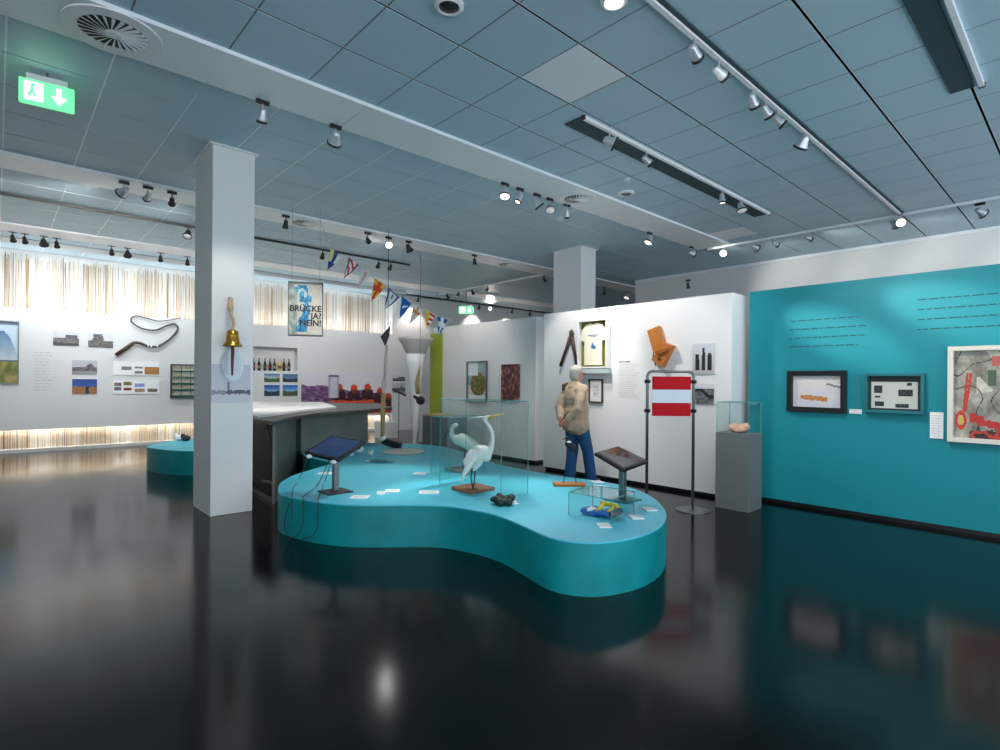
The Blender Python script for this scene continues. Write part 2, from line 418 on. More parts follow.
def greek(fr, w, nlines, lh, h=.3, off=.001, seed=0, name='wall_text', m_=M_text, title=False, ragged=.25, cover=1.0):
    rnd = random.Random(seed); m = MB(); bs = (fr.r, fr.u, fr.n)
    for i in range(nlines):
        a = 0; end = w * (1 - rnd.random() * ragged); zz = -i * lh
        while a < end:
            q = rnd.uniform(.02, .07) * max(.5, min(lh, .06) / .04)
            q = min(q, end - a)
            if q > .008: m.box(fr.p(a + q / 2, zz - lh * .4, off + .001), (q, lh * h, .002), basis=bs)
            a += q + min(lh, .06) * .3
    return m.build(name, m_)

# --- left panel (plane Y = PYN)
def R(x0, y0, x1, y1): return wallrect('Y', PYN, x0, y0, x1, y1)
def f_bigpic(u, v):
    if v < .34:
        return add(mix((96, 108, 40), (170, 150, 90), N(u, v, 7) + .5), 20 * N(u, v, 30))
    if v < .38: return (70, 110, 110)
    ar = .88 - .5 * max(0, u - .55) ** 2 * 4
    if v > ar - .02: return (200, 220, 235) if v < .95 else (110, 130, 160)
    return add(mix((190, 205, 215), (80, 120, 165), (v - .38) * 2), 14 * N(u, v, 5))
framed(R(-24, 319, 19, 384), f_bigpic, 36, 40, .02, .03, M_steel, 'tall landscape photograph with blue sky and field at the left edge of the long panel', 'picture')
def f_bw1(u, v):
    if v > .5: return add((214, 214, 216), 10 * N(u, v, 9)) if not (u > .45 and v < .72 and u < .95) else (92, 92, 96)
    return add((110, 108, 108), 60 * N(u, v * 3, 11)) if v > .18 else (60, 58, 58)
def f_bw2(u, v):
    if v > .45 and (abs(u - .38) > .22 + .1 * N(v, u, 8) or v > .9): return (216, 216, 220)
    return add((100, 98, 96), 80 * N(u, v, 12))
def f_bw3(u, v):
    if v > .5 + .3 * max(0, 1 - abs(u - .72) * 5): return (190, 192, 200)
    return add((104, 100, 104), 70 * N(u * .7, v * 3, 9)) if v > .2 else (150, 148, 150)
def f_sun(u, v):
    if v > .5: return mix((60, 110, 190), (30, 70, 150), v)
    if abs(u - .6) < .08: return (40, 30, 36)
    return add((160, 110, 66), 60 * N(u, v * 2, 8))
photo(R(53, 330, 79, 345), f_bw1, 30, 18, 'black and white photo of a long pier, left one of the upper pair of prints')
photo(R(88, 332, 113, 347), f_bw2, 30, 18, 'black and white photo of a pale rock mound, second of the upper pair of prints')
photo(R(72, 360, 97, 374), f_bw3, 30, 18, 'black and white shoreline photo directly above the blue and orange print')
photo(R(72, 379, 97, 394), f_sun, 30, 18, 'colour photo of orange land under deep blue sky below a grey print')
fr, w, h = R(34, 351, 53, 381)
o = greek(Fr(fr.p(0, h, 0), fr.r), w, 13, .062, .22, m_=M_textp, seed=3); tag(o, 'pale grey text column on the long panel between the landscape and small prints', 'text')
def f_strip1(u, v):
    if .18 < u < .40 and .35 < v < .6: return (120, 124, 130)
    if .46 < u < .64 and (.5 < v < .62 or .12 < v < .3): return (130, 120, 116)
    if u > .68 and .06 < v < .6: return add((178, 120, 62), 20 * N(u, v, 20))
    return (246, 246, 248)
def f_strip2(u, v):
    for (a, b, c, d, cc) in ((.02, .18, .55, .8, (120, 112, 108)), (.22, .4, .62, .85, (130, 116, 52)), (.02, .18, .25, .5, (118, 112, 116)), (.22, .4, .22, .42, (140, 40, 44)), (.45, .68, .5, .75, (150, 160, 214)), (.45, .68, .12, .4, (176, 140, 110)), (.74, .96, .1, .35, (110, 110, 80))):
        if a < u < b and c < v < d: return add(cc, 60 * N(u, v, 30))
    return (246, 246, 248)
photo(R(113, 361, 159, 375), f_strip1, 46, 16, 'white strip of small prints ending in a tan block, upper of two strips')
photo(R(113, 380, 159, 394), f_strip2, 46, 16, 'white strip of seven small colour pictures, lower of two strips')
# rope on the panel
rp = [(116, 355), (124, 349), (133, 343), (140, 343), (148, 346), (157, 346.5), (166, 342), (174, 335), (178, 328), (174, 324), (166, 326), (156, 330), (144, 329), (134, 324), (131, 319), (136, 316), (146, 318), (158, 321), (170, 320), (181, 318)]
pts = spline([PY(a, b, PYN - .05) for a, b in rp], 6)
n_ = len(pts); m = MB(); m.tube(pts, [max(.008, .03 - .022 * i / n_) for i in range(n_)], 8)
t = thing('boat_rope', pts[0], 'dark tarred rope winding in loops across the white panel above the print strips', 'rope')
m.build('rope', mat('tarred_rope', (88, 82, 76), .85, noise_scale=30, noise_amt=.35), t, smooth=True)
m = MB(); m.cyl(PY(116, 355, PYN - .05), PY(133, 343.5, PYN - .05), .042, .034, 10); m.build('wooden_handle', M_darkwood, t, smooth=True)
m = MB()
for (a, b) in ((148, 346), (151, 346.6), (157, 346.3)):
    p = PY(a, b, PYN - .05); m.cyl(p - V((.012, 0, 0)), p + V((.012, 0, 0)), .036, None, 10)
m.build('whipping', M_white, t)
# grid rack of small things
t_fr, tw, t_h = R(170, 364, 200, 398)
t = thing('specimen_rack', t_fr.p(tw / 2, 0, 0), 'tall rack with green shelves of small packets beside the white column', 'rack')
framebars(t_fr, tw, t_h, .02, .08).build('frame', M_dark, t)
def f_rack(u, v):
    k = (v * 5) % 1
    if k < .22: return (20, 96, 74)
    if (u * 3) % 1 < .08: return (120, 130, 124)
    return add(mix((226, 222, 214), (216, 190, 140), N(u, v, 8) + .2), 40 * N(u, v, 25))
paint(t_fr, tw - .04, t_h - .04, 30, 36, f_rack, off=.01, th=.01, name='packets', parent=t, a0=.02, b0=.02)
m = MB()
for k in range(1, 5): m.box(t_fr.p(tw / 2, .02 + (t_h - .04) * k / 5, .05), (tw - .04, .012, .06), basis=(t_fr.r, t_fr.u, t_fr.n))
m.build('shelf', mat('green_shelf', (16, 84, 64), .5), t)
# niche bottles
xs = [253.5, 259, 265, 270, 274.5, 279.5, 284, 289]
ords = ['first', 'second', 'third', 'fourth', 'fifth', 'sixth', 'seventh', 'eighth', 'ninth', 'tenth', 'eleventh', 'twelfth', 'thirteenth', 'fourteenth']
for i, x in enumerate(xs):
    p = PY(x, 366, PYN + .08); p.z = nz0 + .002
    gm = mat('yellow_bottle', (226, 206, 90), .3) if i == 5 else mat('dark_bottle_glass', (44, 30, 32), .2)
    t = thing('bottle', p, ('pale yellow bottle, the only light one in the white niche' if i == 5 else 'dark bottle, %s from the left of the row in the white niche' % ords[i]), 'bottle', 'bottles in the white niche')
    MB().lathe([(.0, 0), (.033, 0), (.036, .02), (.036, .16), (.03, .2), (.013, .25), (.012, .29), (0, .29)], p, 14).build('body', gm, t, smooth=True)
    MB().lathe([(.014, .285), (.015, .32), (0, .322)], p, 12).build('cap', M_dark if i != 5 else M_yellow, t)
    MB().lathe([(.0368, .06), (.0368, .13)], p, 14).build('bottle_label', mat('label_paper_%d' % (i % 3), ((190, 60, 60), (206, 200, 180), (150, 120, 90))[i % 3], .6), t)
fr, w, h = R(263, 347, 290, 349)
def f_sky(c1, c2, c3):
    return lambda u, v: mix(c2, c1, (v - .4) * 1.8) if v > .45 + .1 * N(u, 1, 5) else add(c3, 50 * N(u, v, 10))
photo(R(264, 373.5, 279.5, 382), f_sky((90, 120, 160), (190, 210, 220), (60, 100, 52)), 20, 12, 'small photo of a green hillside, upper left of the four prints below the niche')
photo(R(282.5, 374, 297.5, 382), f_sky((60, 100, 150), (120, 150, 180), (50, 60, 76)), 20, 12, 'small dim blue harbour photo, upper right of the four prints below the niche')
photo(R(264, 385, 279.5, 396), f_sky((20, 70, 160), (140, 190, 225), (36, 60, 80)), 20, 12, 'small photo of white shape over blue water, lower left print below the niche')
photo(R(282.5, 385, 297.5, 396), f_sky((20, 100, 200), (150, 200, 230), (80, 96, 66)), 20, 12, 'small photo of clear blue sky over flat shore, lower right print below the niche')
# mural of the harbour with orange-jacketed crew
fr, w, h = R(301, 371, 391.5, 416)
def f_mural(u, v):
    X = 301 + u * 90; Y = 416 - v * 45
    # people in orange
    for (cx, cy, s) in ((336, 388, 1.0), (351, 389, 1.0), (365, 388, 1.0), (378, 392, .9), (388, 398, .9)):
        if (X - cx) ** 2 + (Y - cy) ** 2 * .6 < (3.6 * s) ** 2: return (214, 74, 42) if Y < cy + 1 else (120, 60, 50)
        if abs(X - cx) < 7.5 - max(0, cy + 12 - Y) * .25 and cy + 2 < Y < cy + 24: return add((64, 22, 34) if (Y - cy) < 13 else (216, 84, 40), 50 * N(u, v, 26))
    if Y > 406: return add((150, 96, 90), 40 * N(u, v, 20))
    hill = 384 + (X - 301) * .13 + 2.5 * N(u, 0, 7)
    if Y > hill and Y < 408:
        return add((118, 84, 124), 66 * N(u, v, 22))
    return (226, 222, 232)
mur = photo((fr, w, h), f_mural, 110, 60, 'purple harbour mural with crew in orange jackets at the foot of the long panel', 'mural', 'wall_mural', th=.004)
# the white lighthouse of the mural print
a = PY(330, 375, PYN - .006); b = PY(330, 398, PYN - .006); hw = .085
frl = Fr(b, V((1, 0, 0)))
def f_tower(u, v):
    if v > .93: return (110, 96, 120)
    if u < .12 or u > .88: return (170, 160, 184)
    return add((208, 200, 218), 30 * N(u, v * 4, 10))
o = paint(frl, .3, a.z - b.z, 14, 24, f_tower, off=.006, th=.003, name='tower_print', a0=-.05, parent=None); tag(o, 'white round lighthouse tower printed at the left of the purple harbour mural', 'print')
fr, w, h = R(337, 357, 372, 372)
o = greek(Fr(fr.p(0, h, 0), fr.r), w, 6, .075, .16, m_=mat('pink_lettering', (222, 206, 208), .6), seed=5); tag(o, 'faint pink text block above the harbour mural', 'text')
# photos on the far end wall
photo(R(392.5, 375, 405, 381), f_bw1, 16, 10, 'small grey photo, upper of two on the far wall left of the white funnel')
photo(R(392.5, 383, 405, 393), f_bw3, 16, 12, 'small grey photo, lower of two on the far wall left of the white funnel')

# --- white column print, bell
cxf, cyf = c1.x, c1.y
def RC(x0, y0, x1, y1): return wallrect('Y', cyf, x0, y0, x1, y1)
fr, w, h = RC(211.3, 364, 250.3, 403)
def f_colp(u, v):
    if abs(v - .27) < .05 + .03 * N(u, 0, 12): return (90, 92, 104) if u > .35 else (140, 142, 150)
    if u > .3 and abs(u - .42) < .02 and .25 < v < .55: return (110, 110, 116)
    return mix((208, 206, 214), (190, 192, 204), v)
photo((fr, w, h), f_colp, 40, 30, 'pale grey seascape print with a jetty on the front of the near white column', 'print', 'column_print', th=.003)
p = PY(233.5, 364, cyf)
m = MB(); n = 32
pts = []
for k in range(n):
    a = 2 * PI * k / n; q = PY(233 + 10.8 * math.cos(a), 365 + 16.5 * math.sin(a), cyf - .006); pts.append(q)
m.slab(pts, (0, -1, 0), .006); o = m.build('oval_mirror', mat('mirror_blue', (186, 196, 202), .3, metal=.2)); tag(o, 'pale blue oval disc on the near white column behind the brass bell', 'mirror')
# bell
bp = PY(232.5, 340, cyf - .13)
S = 1 / F * (bp - CAM).dot(fwd)   # metres per pixel
t = thing('ship_bell', bp, 'polished brass bell hanging by a rope in front of the near white column', 'bell')
z0 = bp.z - 6.5 * S
MB().lathe([(.0, 17 * S), (3 * S, 16.5 * S), (5.2 * S, 15 * S), (5.6 * S, 11 * S), (6.2 * S, 6 * S), (7.6 * S, 2.6 * S), (9.3 * S, .7 * S), (9.3 * S, 0), (8.2 * S, 0), (6 * S, 3 * S), (5 * S, 10 * S), (0, 14 * S)], (bp.x, bp.y, z0), 28).build('bell_body', M_brass, t, smooth=True)
m = MB(); zt = z0 + 16 * S
m.tube(spline([(bp.x, bp.y, zt), (bp.x + .01, bp.y, zt + 8 * S), (bp.x - .012, bp.y, zt + 16 * S), (bp.x, bp.y + .03, zt + 24 * S), (bp.x + .01, bp.y + .08, zt + 33 * S)]), .017, 8)
m.tube(spline([(bp.x - .03, bp.y + .02, zt + 20 * S), (bp.x - .035, bp.y + .01, zt + 27 * S), (bp.x, bp.y + .05, zt + 33 * S)]), .014, 8)
m.ell((bp.x - .02, bp.y + .01, zt + 23 * S), (.03, .025, .05)); m.build('hanging_rope', M_rope, t, smooth=True)
m = MB(); m.cyl((bp.x, bp.y + .08, zt + 33 * S), (bp.x, cyf + .01, zt + 34 * S), .012, None, 8); m.build('hook', M_steel, t)
m = MB(); m.tube([(bp.x, bp.y, z0 + 6 * S), (bp.x + .003, bp.y, z0 - 6 * S), (bp.x, bp.y, z0 - 18 * S), (bp.x, bp.y, z0 - 29 * S)], [.012, .018, .014, .009], 8)
for k in range(9): m.ell((bp.x, bp.y, z0 - (2 + 2.7 * k) * S), (.02 - .0008 * k,) * 2 + (.011,), n=8, m=6)
m.build('clapper_rope', mat('bell_lanyard', (116, 52, 48), .8, noise_scale=30, noise_amt=.5), t, smooth=True)

# --- pictures on the middle wall (plane X = 7.25)
def RM(*a): return wallrect('X', 7.25, *a)
def f_ship(u, v):
    if v > .66 and u < .52: return (238, 240, 242)
    if v < .17: return (232, 236, 234)
    if ((u - .55) / .42) ** 2 + ((v - .44) / .3) ** 2 < 1: return add(mix((150, 110, 50), (90, 110, 60), N(u, v, 6) + .5), 60 * N(u, v, 14))
    return (150, 176, 176) if v > .4 else (216, 216, 210)
framed(RM(467.5, 361.5, 487.5, 402), f_ship, 26, 44, .02, .04, M_steel, 'narrow poster with a round brown emblem on the middle white wall, left one', 'poster')
def f_crowd(u, v):
    return add(mix((70, 26, 34), (176, 110, 100), N(u, v, 7) + .35), 70 * N(u, v, 16))
photo(RM(502, 364.5, 521, 401), f_crowd, 26, 44, 'dark red photo of people on the middle white wall, right of the narrow poster', th=.03)

# --- partition wall objects (plane X = PXW)
def RP(*a): return wallrect('X', PXW, *a)
# wooden tongs
t = thing('wooden_tongs', PX(571, 366, PXW - .03), 'dark wooden tongs hung open like a letter A behind the man', 'tool')
a = PX(571.5, 333, PXW - .04)
for nm, q in (('leg', (560.5, 366)), ('leg', (577.5, 368))):
    b = PX(*q, PXW - .04); MB().tube([a + (b - a) * .12, a + (b - a) * .5, b], [.03, .022, .026], 8).build(nm, M_darkwood, t, smooth=True)
MB().ell(a + V((0, 0, -.02)), (.03, .05, .08)).build('hinge', M_darkwood, t, smooth=True)
MB().cyl(a + V((-.05, 0, .0)), a + V((.04, 0, 0)), .018).build('pin', M_steel, t)
# t-shirt box
fr, w, h = RP(581, 321.5, 610.5, 368.5)
t = thing('shirt_box', fr.p(w / 2, 0, 0), 'white display box holding a cream T-shirt high on the partition wall', 'display box')
framebars(fr, w, h, .022, .1, .001).build('frame', M_white, t, bevel=.003)
MB().box(fr.p(w / 2, h / 2, .012), (w - .04, h - .04, .012), basis=(fr.r, fr.u, fr.n)).build('backing', M_olive, t)
MB().box(fr.p(w / 2 + .01, -.045, .05), (w + .04, .07, .1), basis=(fr.r, fr.u, fr.n)).build('ledge', mat('pale_grey_ledge', (176, 190, 190), .5), t)
m = MB()
sh = [(.16, .03), (.83, .03), (.83, .62), (.86, .56), (.99, .62), (.93, .82), (.8, .93), (.62, .97), (.5, .93), (.38, .97), (.2, .93), (.07, .82), (.01, .62), (.14, .56), (.16, .62)]
fr2 = Fr(fr.p(.03, .03, 0), fr.r); ww = w - .06; hh = h - .06
m.slab([fr2.p(a * ww, b * hh, .03) for a, b in sh], fr.n, .03)
o = m.build('cotton_t_shirt', M_shirt); tag(o, 'cream T-shirt with small blue print laid flat inside the white display box', 'T-shirt')
fsh = Fr(fr2.p(0, 0, .0), fr.r)
m = MB(); bs = (fr.r, fr.u, fr.n)
m.box(fr2.p(.5 * ww, .70 * hh, .0615), (.4 * ww, .012, .002), basis=bs); m.box(fr2.p(.52 * ww, .665 * hh, .0615), (.22 * ww, .01, .002), basis=bs)
m.slab([fr2.p(a * ww, b * hh, .0605) for a, b in ((.42, .42), (.56, .38), (.62, .44), (.52, .47), (.5, .55), (.45, .5))], fr.n, .002)
m.build('shirt_print', mat('blue_print', (40, 100, 160), .7), o)
# small framed letter
def f_letter(u, v):
    if .2 < u < .8 and .15 < v < .85 and int(v * 26) % 2 and N(u, v, 30) > -.2: return (150, 148, 146)
    return (226, 226, 224)
framed(RP(589.5, 379, 603.5, 402.5), f_letter, 20, 30, .022, .03, M_darkwood, 'small dark framed letter below the T-shirt box', 'picture', mount=.02)
fr, w, h = RP(619, 364, 640, 398)
o = greek(Fr(fr.p(0, h, 0), fr.r), w, 16, .032, .25, m_=M_textp, seed=8); tag(o, 'grey text block on the partition wall left of the red white sign', 'text')
o = greek(Fr(fr.p(0, h + .05, 0), fr.r), w * .6, 1, .05, .4, m_=M_text, seed=9); tag(o, 'short heading line above the grey text block on the partition', 'text')
# broken orange crate
def quad_px(pts, X, th, name, mt, parent): 
    return MB().slab([PX(a, b, X) for a, b in pts], (-1, 0, 0), th).build(name, mt, parent, bevel=.004)
t = thing('wooden_crate_piece', PX(664, 367, PXW - .02), 'broken orange wooden box pieces hung on the wall above the sign', 'wooden box')
quad_px([(649.5, 331), (661, 326), (668, 350), (656, 353)], PXW + .001, .07, 'upper_board', M_orange, t)
quad_px([(667, 342.5), (676, 346), (665.5, 367.5), (655, 360)], PXW + .001, .1, 'lower_box', M_orange, t)
quad_px([(656, 351), (671, 347), (671.5, 350), (657, 355)], PXW - .11, .02, 'batten', mat('deep_orange_wood', (158, 84, 24), .5, noise_scale=10, noise_amt=.2), t)
MB().tube([PX(654, 350, PXW - .05), PX(653, 357, PXW - .07), PX(656, 366, PXW - .06)], .008, 6).build('strap', M_darkwood, t)
MB().ell(PX(659, 358.5, PXW - .112), (.01, .025, .02)).build('knob', M_darkwood, t)
def f_kids(u, v):
    for (c, tp, wd) in ((.22, .66, .1), (.52, .84, .085), (.8, .68, .1)):
        if abs(u - c) < wd * (1 - .4 * max(0, v - .45) / .4) and .12 < v < tp: return (38, 38, 42)
    return mix((176, 174, 176), (206, 208, 214), v * 1.3)
photo(RP(693, 344, 714.5, 374), f_kids, 30, 34, 'black and white photo of three standing figures right of the orange box', th=.015)
def f_boat(u, v):
    if v > .78: return (210, 212, 216)
    if abs(v - .55 - .2 * math.sin(u * 5 + .5)) < .1: return (36, 36, 38)
    return add((104, 104, 108), 60 * N(u, v, 7))
photo(RP(695, 384, 714.5, 403.5), f_boat, 30, 26, 'black and white boat photo half hidden behind the sign frame', th=.015)

# --- teal wall pictures
def RT(*a): return wallrect('X', TXW, *a)
def f_beach(u, v):
    if .15 < u < .72 and abs(v - (.33 - (u - .15) * .14)) < .07 + .03 * N(u, 0, 9): return add((196, 128, 70), 40 * N(u, v, 20))
    if u > .7 and abs(v - (.75 - (u - .7) * .4)) < .03: return (120, 124, 128)
    return mix((196, 200, 214), (238, 226, 218), v * .6 + .3 * N(u, v, 3) + .2)
framed(RT(788, 371, 847.5, 411), f_beach, 50, 34, .06, .05, M_black, 'black framed photo of driftwood on a pale beach on the teal wall', 'picture')
def f_clip(u, v):
    if v > .84: return (34, 44, 46)
    if u < .06 or u > .93 or v < .06: return (40, 50, 52)
    for (a, b, c, d) in ((.1, .26, .5, .72), (.12, .24, .36, .42), (.13, .3, .1, .26), (.58, .84, .42, .6), (.52, .76, .08, .2), (.74, .82, .72, .8)):
        if a < u < b and c < v < d: return add((46, 48, 48), 60 * N(u, v, 30))
    return (206, 206, 198)
framed(RT(865.5, 373.5, 925.5, 412), f_clip, 56, 36, .03, .07, mat('teal_frame_paint', (20, 112, 120), .5), 'teal framed showcase with newspaper clippings on the teal wall', 'picture')
def f_map(u, v):
    X = u * .72; 
    c = add((150, 146, 134), 60 * N(u, v, 5) + 24 * N(u, v, 22))
    if N(u + .4, v, 4, 3) > .12 and u > .28: c = add((206, 200, 184), 24 * N(u, v, 16))
    if abs(N(u, v, 3.5, 7)) < .025: c = (62, 62, 58)
    # scissors shaped red blades
    for s in (-1, 1):
        if .3 < v < .74 and abs(u - (.135 + s * .012 + (v - .3) * (.13 + s * .02))) < .016: c = (190, 62, 44)
    if (abs(((u - .09) / .07) ** 2 + ((v - .2) / .1) ** 2 - .75) < .4): c = (196, 60, 42)
    if ((u - .09) / .03) ** 2 + ((v - .2) / .05) ** 2 < 1: c = (206, 176, 70)
    if u > .2 and abs(v - .2 - .05 * math.sin(u * 9)) < .05 + .05 * N(u, v, 14): c = (188, 50, 44)
    if u > .2 and v < .09 + .08 * N(u, 2, 8): c = (50, 34, 32) if N(u, v, 18) > 0 else (180, 60, 50)
    if .42 < u < .52 and .6 < v < .78: c = (74, 100, 78)
    if .46 < u < .66 and .82 < v < .93: c = (190, 96, 88)
    return c
framed(RT(948, 347, 1046, 441), f_map, 110, 90, .045, .06, mat('cream_frame', (226, 220, 206), .5), 'large cream framed red and grey collage at the right end of the teal wall', 'picture')
for rect, lab in ((RT(849.5, 409, 862, 413.5), 'small white label card on the teal wall between the two smaller frames'), (RT(930, 412, 943.5, 438), 'tall white text card on the teal wall left of the large collage')):
    fr, w, h = rect
    t = thing('wall_card', fr.p(w / 2, 0), lab, 'label')
    MB().box(fr.p(w / 2, h / 2, .006), (w, h, .01), basis=(fr.r, fr.u, fr.n)).build('card', M_paper, t)
    g = greek(Fr(fr.p(w * .12, h * .9, .011), fr.r), w * .76, max(2, int(h / .028)), .026, .2, m_=M_textp, seed=4, name='lettering'); g.parent = t
    g.matrix_parent_inverse = WORLD[t.name].inverted()
for (x0, y0, x1, sd, lab) in ((790, 318, 868, 11, 'four dark lines of lettering in the left pool of light on the teal wall'), (917, 296, 1045, 12, 'dark lines of lettering in the right pool of light on the teal wall')):
    fr, w, h = RT(x0, y0, x1, y0 + 30)
    o = greek(Fr(fr.p(0, h, 0), fr.r), w, 4, .105, .1, m_=M_textd, seed=sd); tag(o, lab, 'text')

# ------------------------------------------------------------------ platform
PH = .38
top_px = [(278.4, 486.7), (279.5, 493), (291, 497), (312, 501), (333, 503.5), (354, 504.8), (375, 505), (417, 504.8), (448, 506), (482, 511.5), (504, 517.6), (526, 527), (548, 536.6), (570, 541), (596, 542.4), (625, 539.4), (647, 533.7), (661, 526), (666, 518), (664.6, 509.5), (653.6, 498), (636, 489.5), (614, 483.6), (592, 480), (559, 475.8), (524, 469.6), (498, 464), (472, 455), (446, 447.2), (420, 444.2), (392, 443.2), (364, 443), (336, 445.5), (312, 449.5), (303, 453), (309, 457.5), (326, 461), (331, 463.5), (322, 466.5), (297, 474), (283, 481)]
outl = [PZ(a, b, PH) for a, b in top_px]
oc = smoothclosed(outl, 6)
cen = sum(oc, V((0, 0, 0))) / len(oc)
t = thing('island_platform', (cen.x, cen.y, 0), 'large kidney shaped teal display platform in the middle of the black floor', 'platform')
b = MB(); n = len(oc); b.add([V((p.x, p.y, .0)) for p in oc] + [V((p.x, p.y, PH - .012)) for p in oc], [(i, (i + 1) % n, n + (i + 1) % n, n + i) for i in range(n)])
b.build('side_panel', M_platside, t, smooth=True)
b = MB(); b.prism([(p.x, p.y) for p in oc], PH - .012, PH); o = b.build('platform_top', M_plattop, t)
# second platform
pl = [PZ(a, b_, PH) for a, b_ in ((147.5, 446), (152, 448), (170, 450), (192, 451), (215, 449.5), (240, 446), (240, 440), (215, 438), (192, 438.8), (165, 442))]
oc2 = smoothclosed(pl, 6); c2 = sum(oc2, V((0, 0, 0))) / len(oc2)
t = thing('island_platform', (c2.x, c2.y, 0), 'smaller teal display platform half hidden behind the near white column', 'platform')
b = MB(); n = len(oc2); b.add([V((p.x, p.y, 0)) for p in oc2] + [V((p.x, p.y, PH - .012)) for p in oc2], [(i, (i + 1) % n, n + (i + 1) % n, n + i) for i in range(n)]); b.build('side_panel', M_platside, t, smooth=True)
MB().prism([(p.x, p.y) for p in oc2], PH - .012, PH).build('platform_top', M_plattop, t)
for (x, y_, mt, r, lab) in ((179, 440.5, M_white, .06, 'white rounded stone, left of two on the small platform'), (186, 441, M_rock, .06, 'black rounded stone, right of two on the small platform')):
    p = PZ(x, y_, PH); m = MB()
    m.ell(p + V((0, 0, .05)), (r * 1.3, r, .055)); m.ell(p + V((-.05, 0, .09)), (.04, .04, .05))
    o = m.build('beach_stone', mt); remesh(o, .012); tag(o, lab, 'stone')

# ------------------------------------------------------------------ kiosks
def kiosk(base_px, corners, zc, label, scr, extra):
    b = PZ(*base_px, PH)
    t = thing('touch_screen_stand', b, label, 'screen stand')
    MB().box(b + V((0, 0, .006)), (.26, .26, .012)).build('base_plate', M_dark if extra else mat('teal_plate', (0, 110, 120), .5), t, bevel=.003)
    c = [PD(px, py, dd) for (px, py, dd) in corners]
    mid = sum(c, V((0, 0, 0))) / 4
    nrm = (c[1] - c[0]).cross(c[3] - c[0]).normalized()
    if nrm.z < 0: nrm = -nrm
    MB().box((b.x, b.y, (PH + mid.z) / 2), (.055, .055, mid.z - PH - .03)).build('post', M_steel, t, bevel=.004)
    MB().slab([p - nrm * .03 for p in c], nrm, .03).build('screen_case', M_black, t, bevel=.006)
    inner = [mid + (p - mid) * .84 for p in c]
    MB().slab(inner, nrm, .002).build('screen', scr, t)
    MB().slab([mid + (p - mid) * .35 - nrm * .06 for p in c], nrm, .03).build('bracket', M_steel, t)
    return t, c, mid, nrm, b
t, c, mid, nrm, b = kiosk((335.5, 492), ((304, 452, 5.35), (331, 435, 5.75), (366, 441, 5.6), (339, 460, 5.2)), .8, 'tilted tablet with blue screen on a short post at the left of the platform', M_screen, True)
for (k, l) in ((0, 3),):
    for s in (.15, .85):
        p = c[0] + (c[3] - c[0]) * s - V((0, 0, .03)); MB().ell(p, (.03, .03, .02)).build('corner_clip', M_white, t, smooth=True)
kiosk((622.5, 500), ((595, 452.5, 5.0), (618, 446, 5.4), (649, 461, 5.25), (624, 470, 4.85)), .8, 'tilted black screen on a grey post at the right of the platform', M_screen2, False)
# cables
def cable(px, dd_, lab, r=.004):
    pts = spline(px, 5); m = MB(); m.tube(pts, r, 6); o = m.build('power_cable', M_black, smooth=True); tag(o, lab, 'cable', 'cables from the tablet')
def edge_out(p): 
    d = (V((p.x, p.y, 0)) - V((cen.x, cen.y, 0))).normalized(); return d
def cab(top, mids, edge, hang, lab):
    # from the tablet down onto the platform top, over the edge and hanging in a loop
    e = PZ(*edge, PH); out = (CAM - e); out.z = 0; out.normalize()
    pts = [PD(*top)] + [PZ(a, b_, PH + .02) for a, b_ in mids] + [e + V((0, 0, .012)) - out * .03, e + out * .03 + V((0, 0, -.015))]
    for (dx, dz) in hang: pts.append(e + out * .04 + r0 * dx + V((0, 0, dz)))
    cable(pts, 0, lab)
cab((330, 458, 5.3), [(318, 484), (306, 494)], (303, 499.5), [(.0, -.2), (-.04, -.31), (-.12, -.34), (-.17, -.25), (-.15, -.1), (-.12, -.02)], 'middle black cable looping down the platform side below the tablet')
cab((309, 454, 5.35), [(300, 477), (293, 489)], (292, 496.5), [(.0, -.1), (.01, -.22), (.03, -.28)], 'left black cable hanging down the platform side below the tablet')
cab((332, 459, 5.25), [(326, 478), (320, 494)], (318, 501.8), [(0, -.12), (-.01, -.24), (-.06, -.31), (-.14, -.33)], 'right black cable hanging down the platform side below the tablet')

# ------------------------------------------------------------------ glass cases
def case(near, left, right, zt, label, zb=PH):
    """vitrine from its near corner, left corner and right corner (floor points) up to zt"""
    near, left, right = [V((p.x, p.y, zb)) for p in (near, left, right)]
    far = left + right - near; cs = [near, right, far, left]
    t = thing('glass_case', (near + far) / 2, label, 'glass case')
    th = .006
    for i in range(4):
        a, b_ = cs[i], cs[(i + 1) % 4]; d = (b_ - a).normalized(); nn = V((d.y, -d.x, 0))
        cc = (a + b_) / 2 - nn * th / 2
        MB().box(V((cc.x, cc.y, (zb + .001 + zt) / 2)), ((b_ - a).length - .004, th, zt - zb - .002), rot=Matrix.Rotation(math.atan2(d.y, d.x), 3, 'Z')).build('glass_pane', M_glass, t)
    MB().prism([(p.x, p.y) for p in cs], zt - th, zt).build('glass_pane', M_glass, t)
    m = MB(); r = .0035
    for i in range(4):
        m.cyl(V((cs[i].x, cs[i].y, zb)), V((cs[i].x, cs[i].y, zt)), r, None, 6)
        a, b_ = cs[i], cs[(i + 1) % 4]; m.cyl(V((a.x, a.y, zt)), V((b_.x, b_.y, zt)), r, None, 6)
    m.build('edge', M_gedge, t)
    return cs
A = V((1, 0, 0)); B = V((0, 1, 0))
nr = PZ(501, 499, PH); case(nr, nr + B * .98, nr + A * .36, 1.30, 'tall glass case over the standing white heron on the platform')
nr2 = PZ(449, 478, PH); case(nr2, nr2 + B * .36, nr2 + A * .55, 1.07, 'lower glass case over the smaller white bird behind the heron')
n3 = PZ(611.5, 524, PH); case(n3, PZ(568.6, 514.5, PH), n3 + (PZ(634, 514, PH) - n3), .57, 'low glass box over the blue and yellow bundle on the platform')

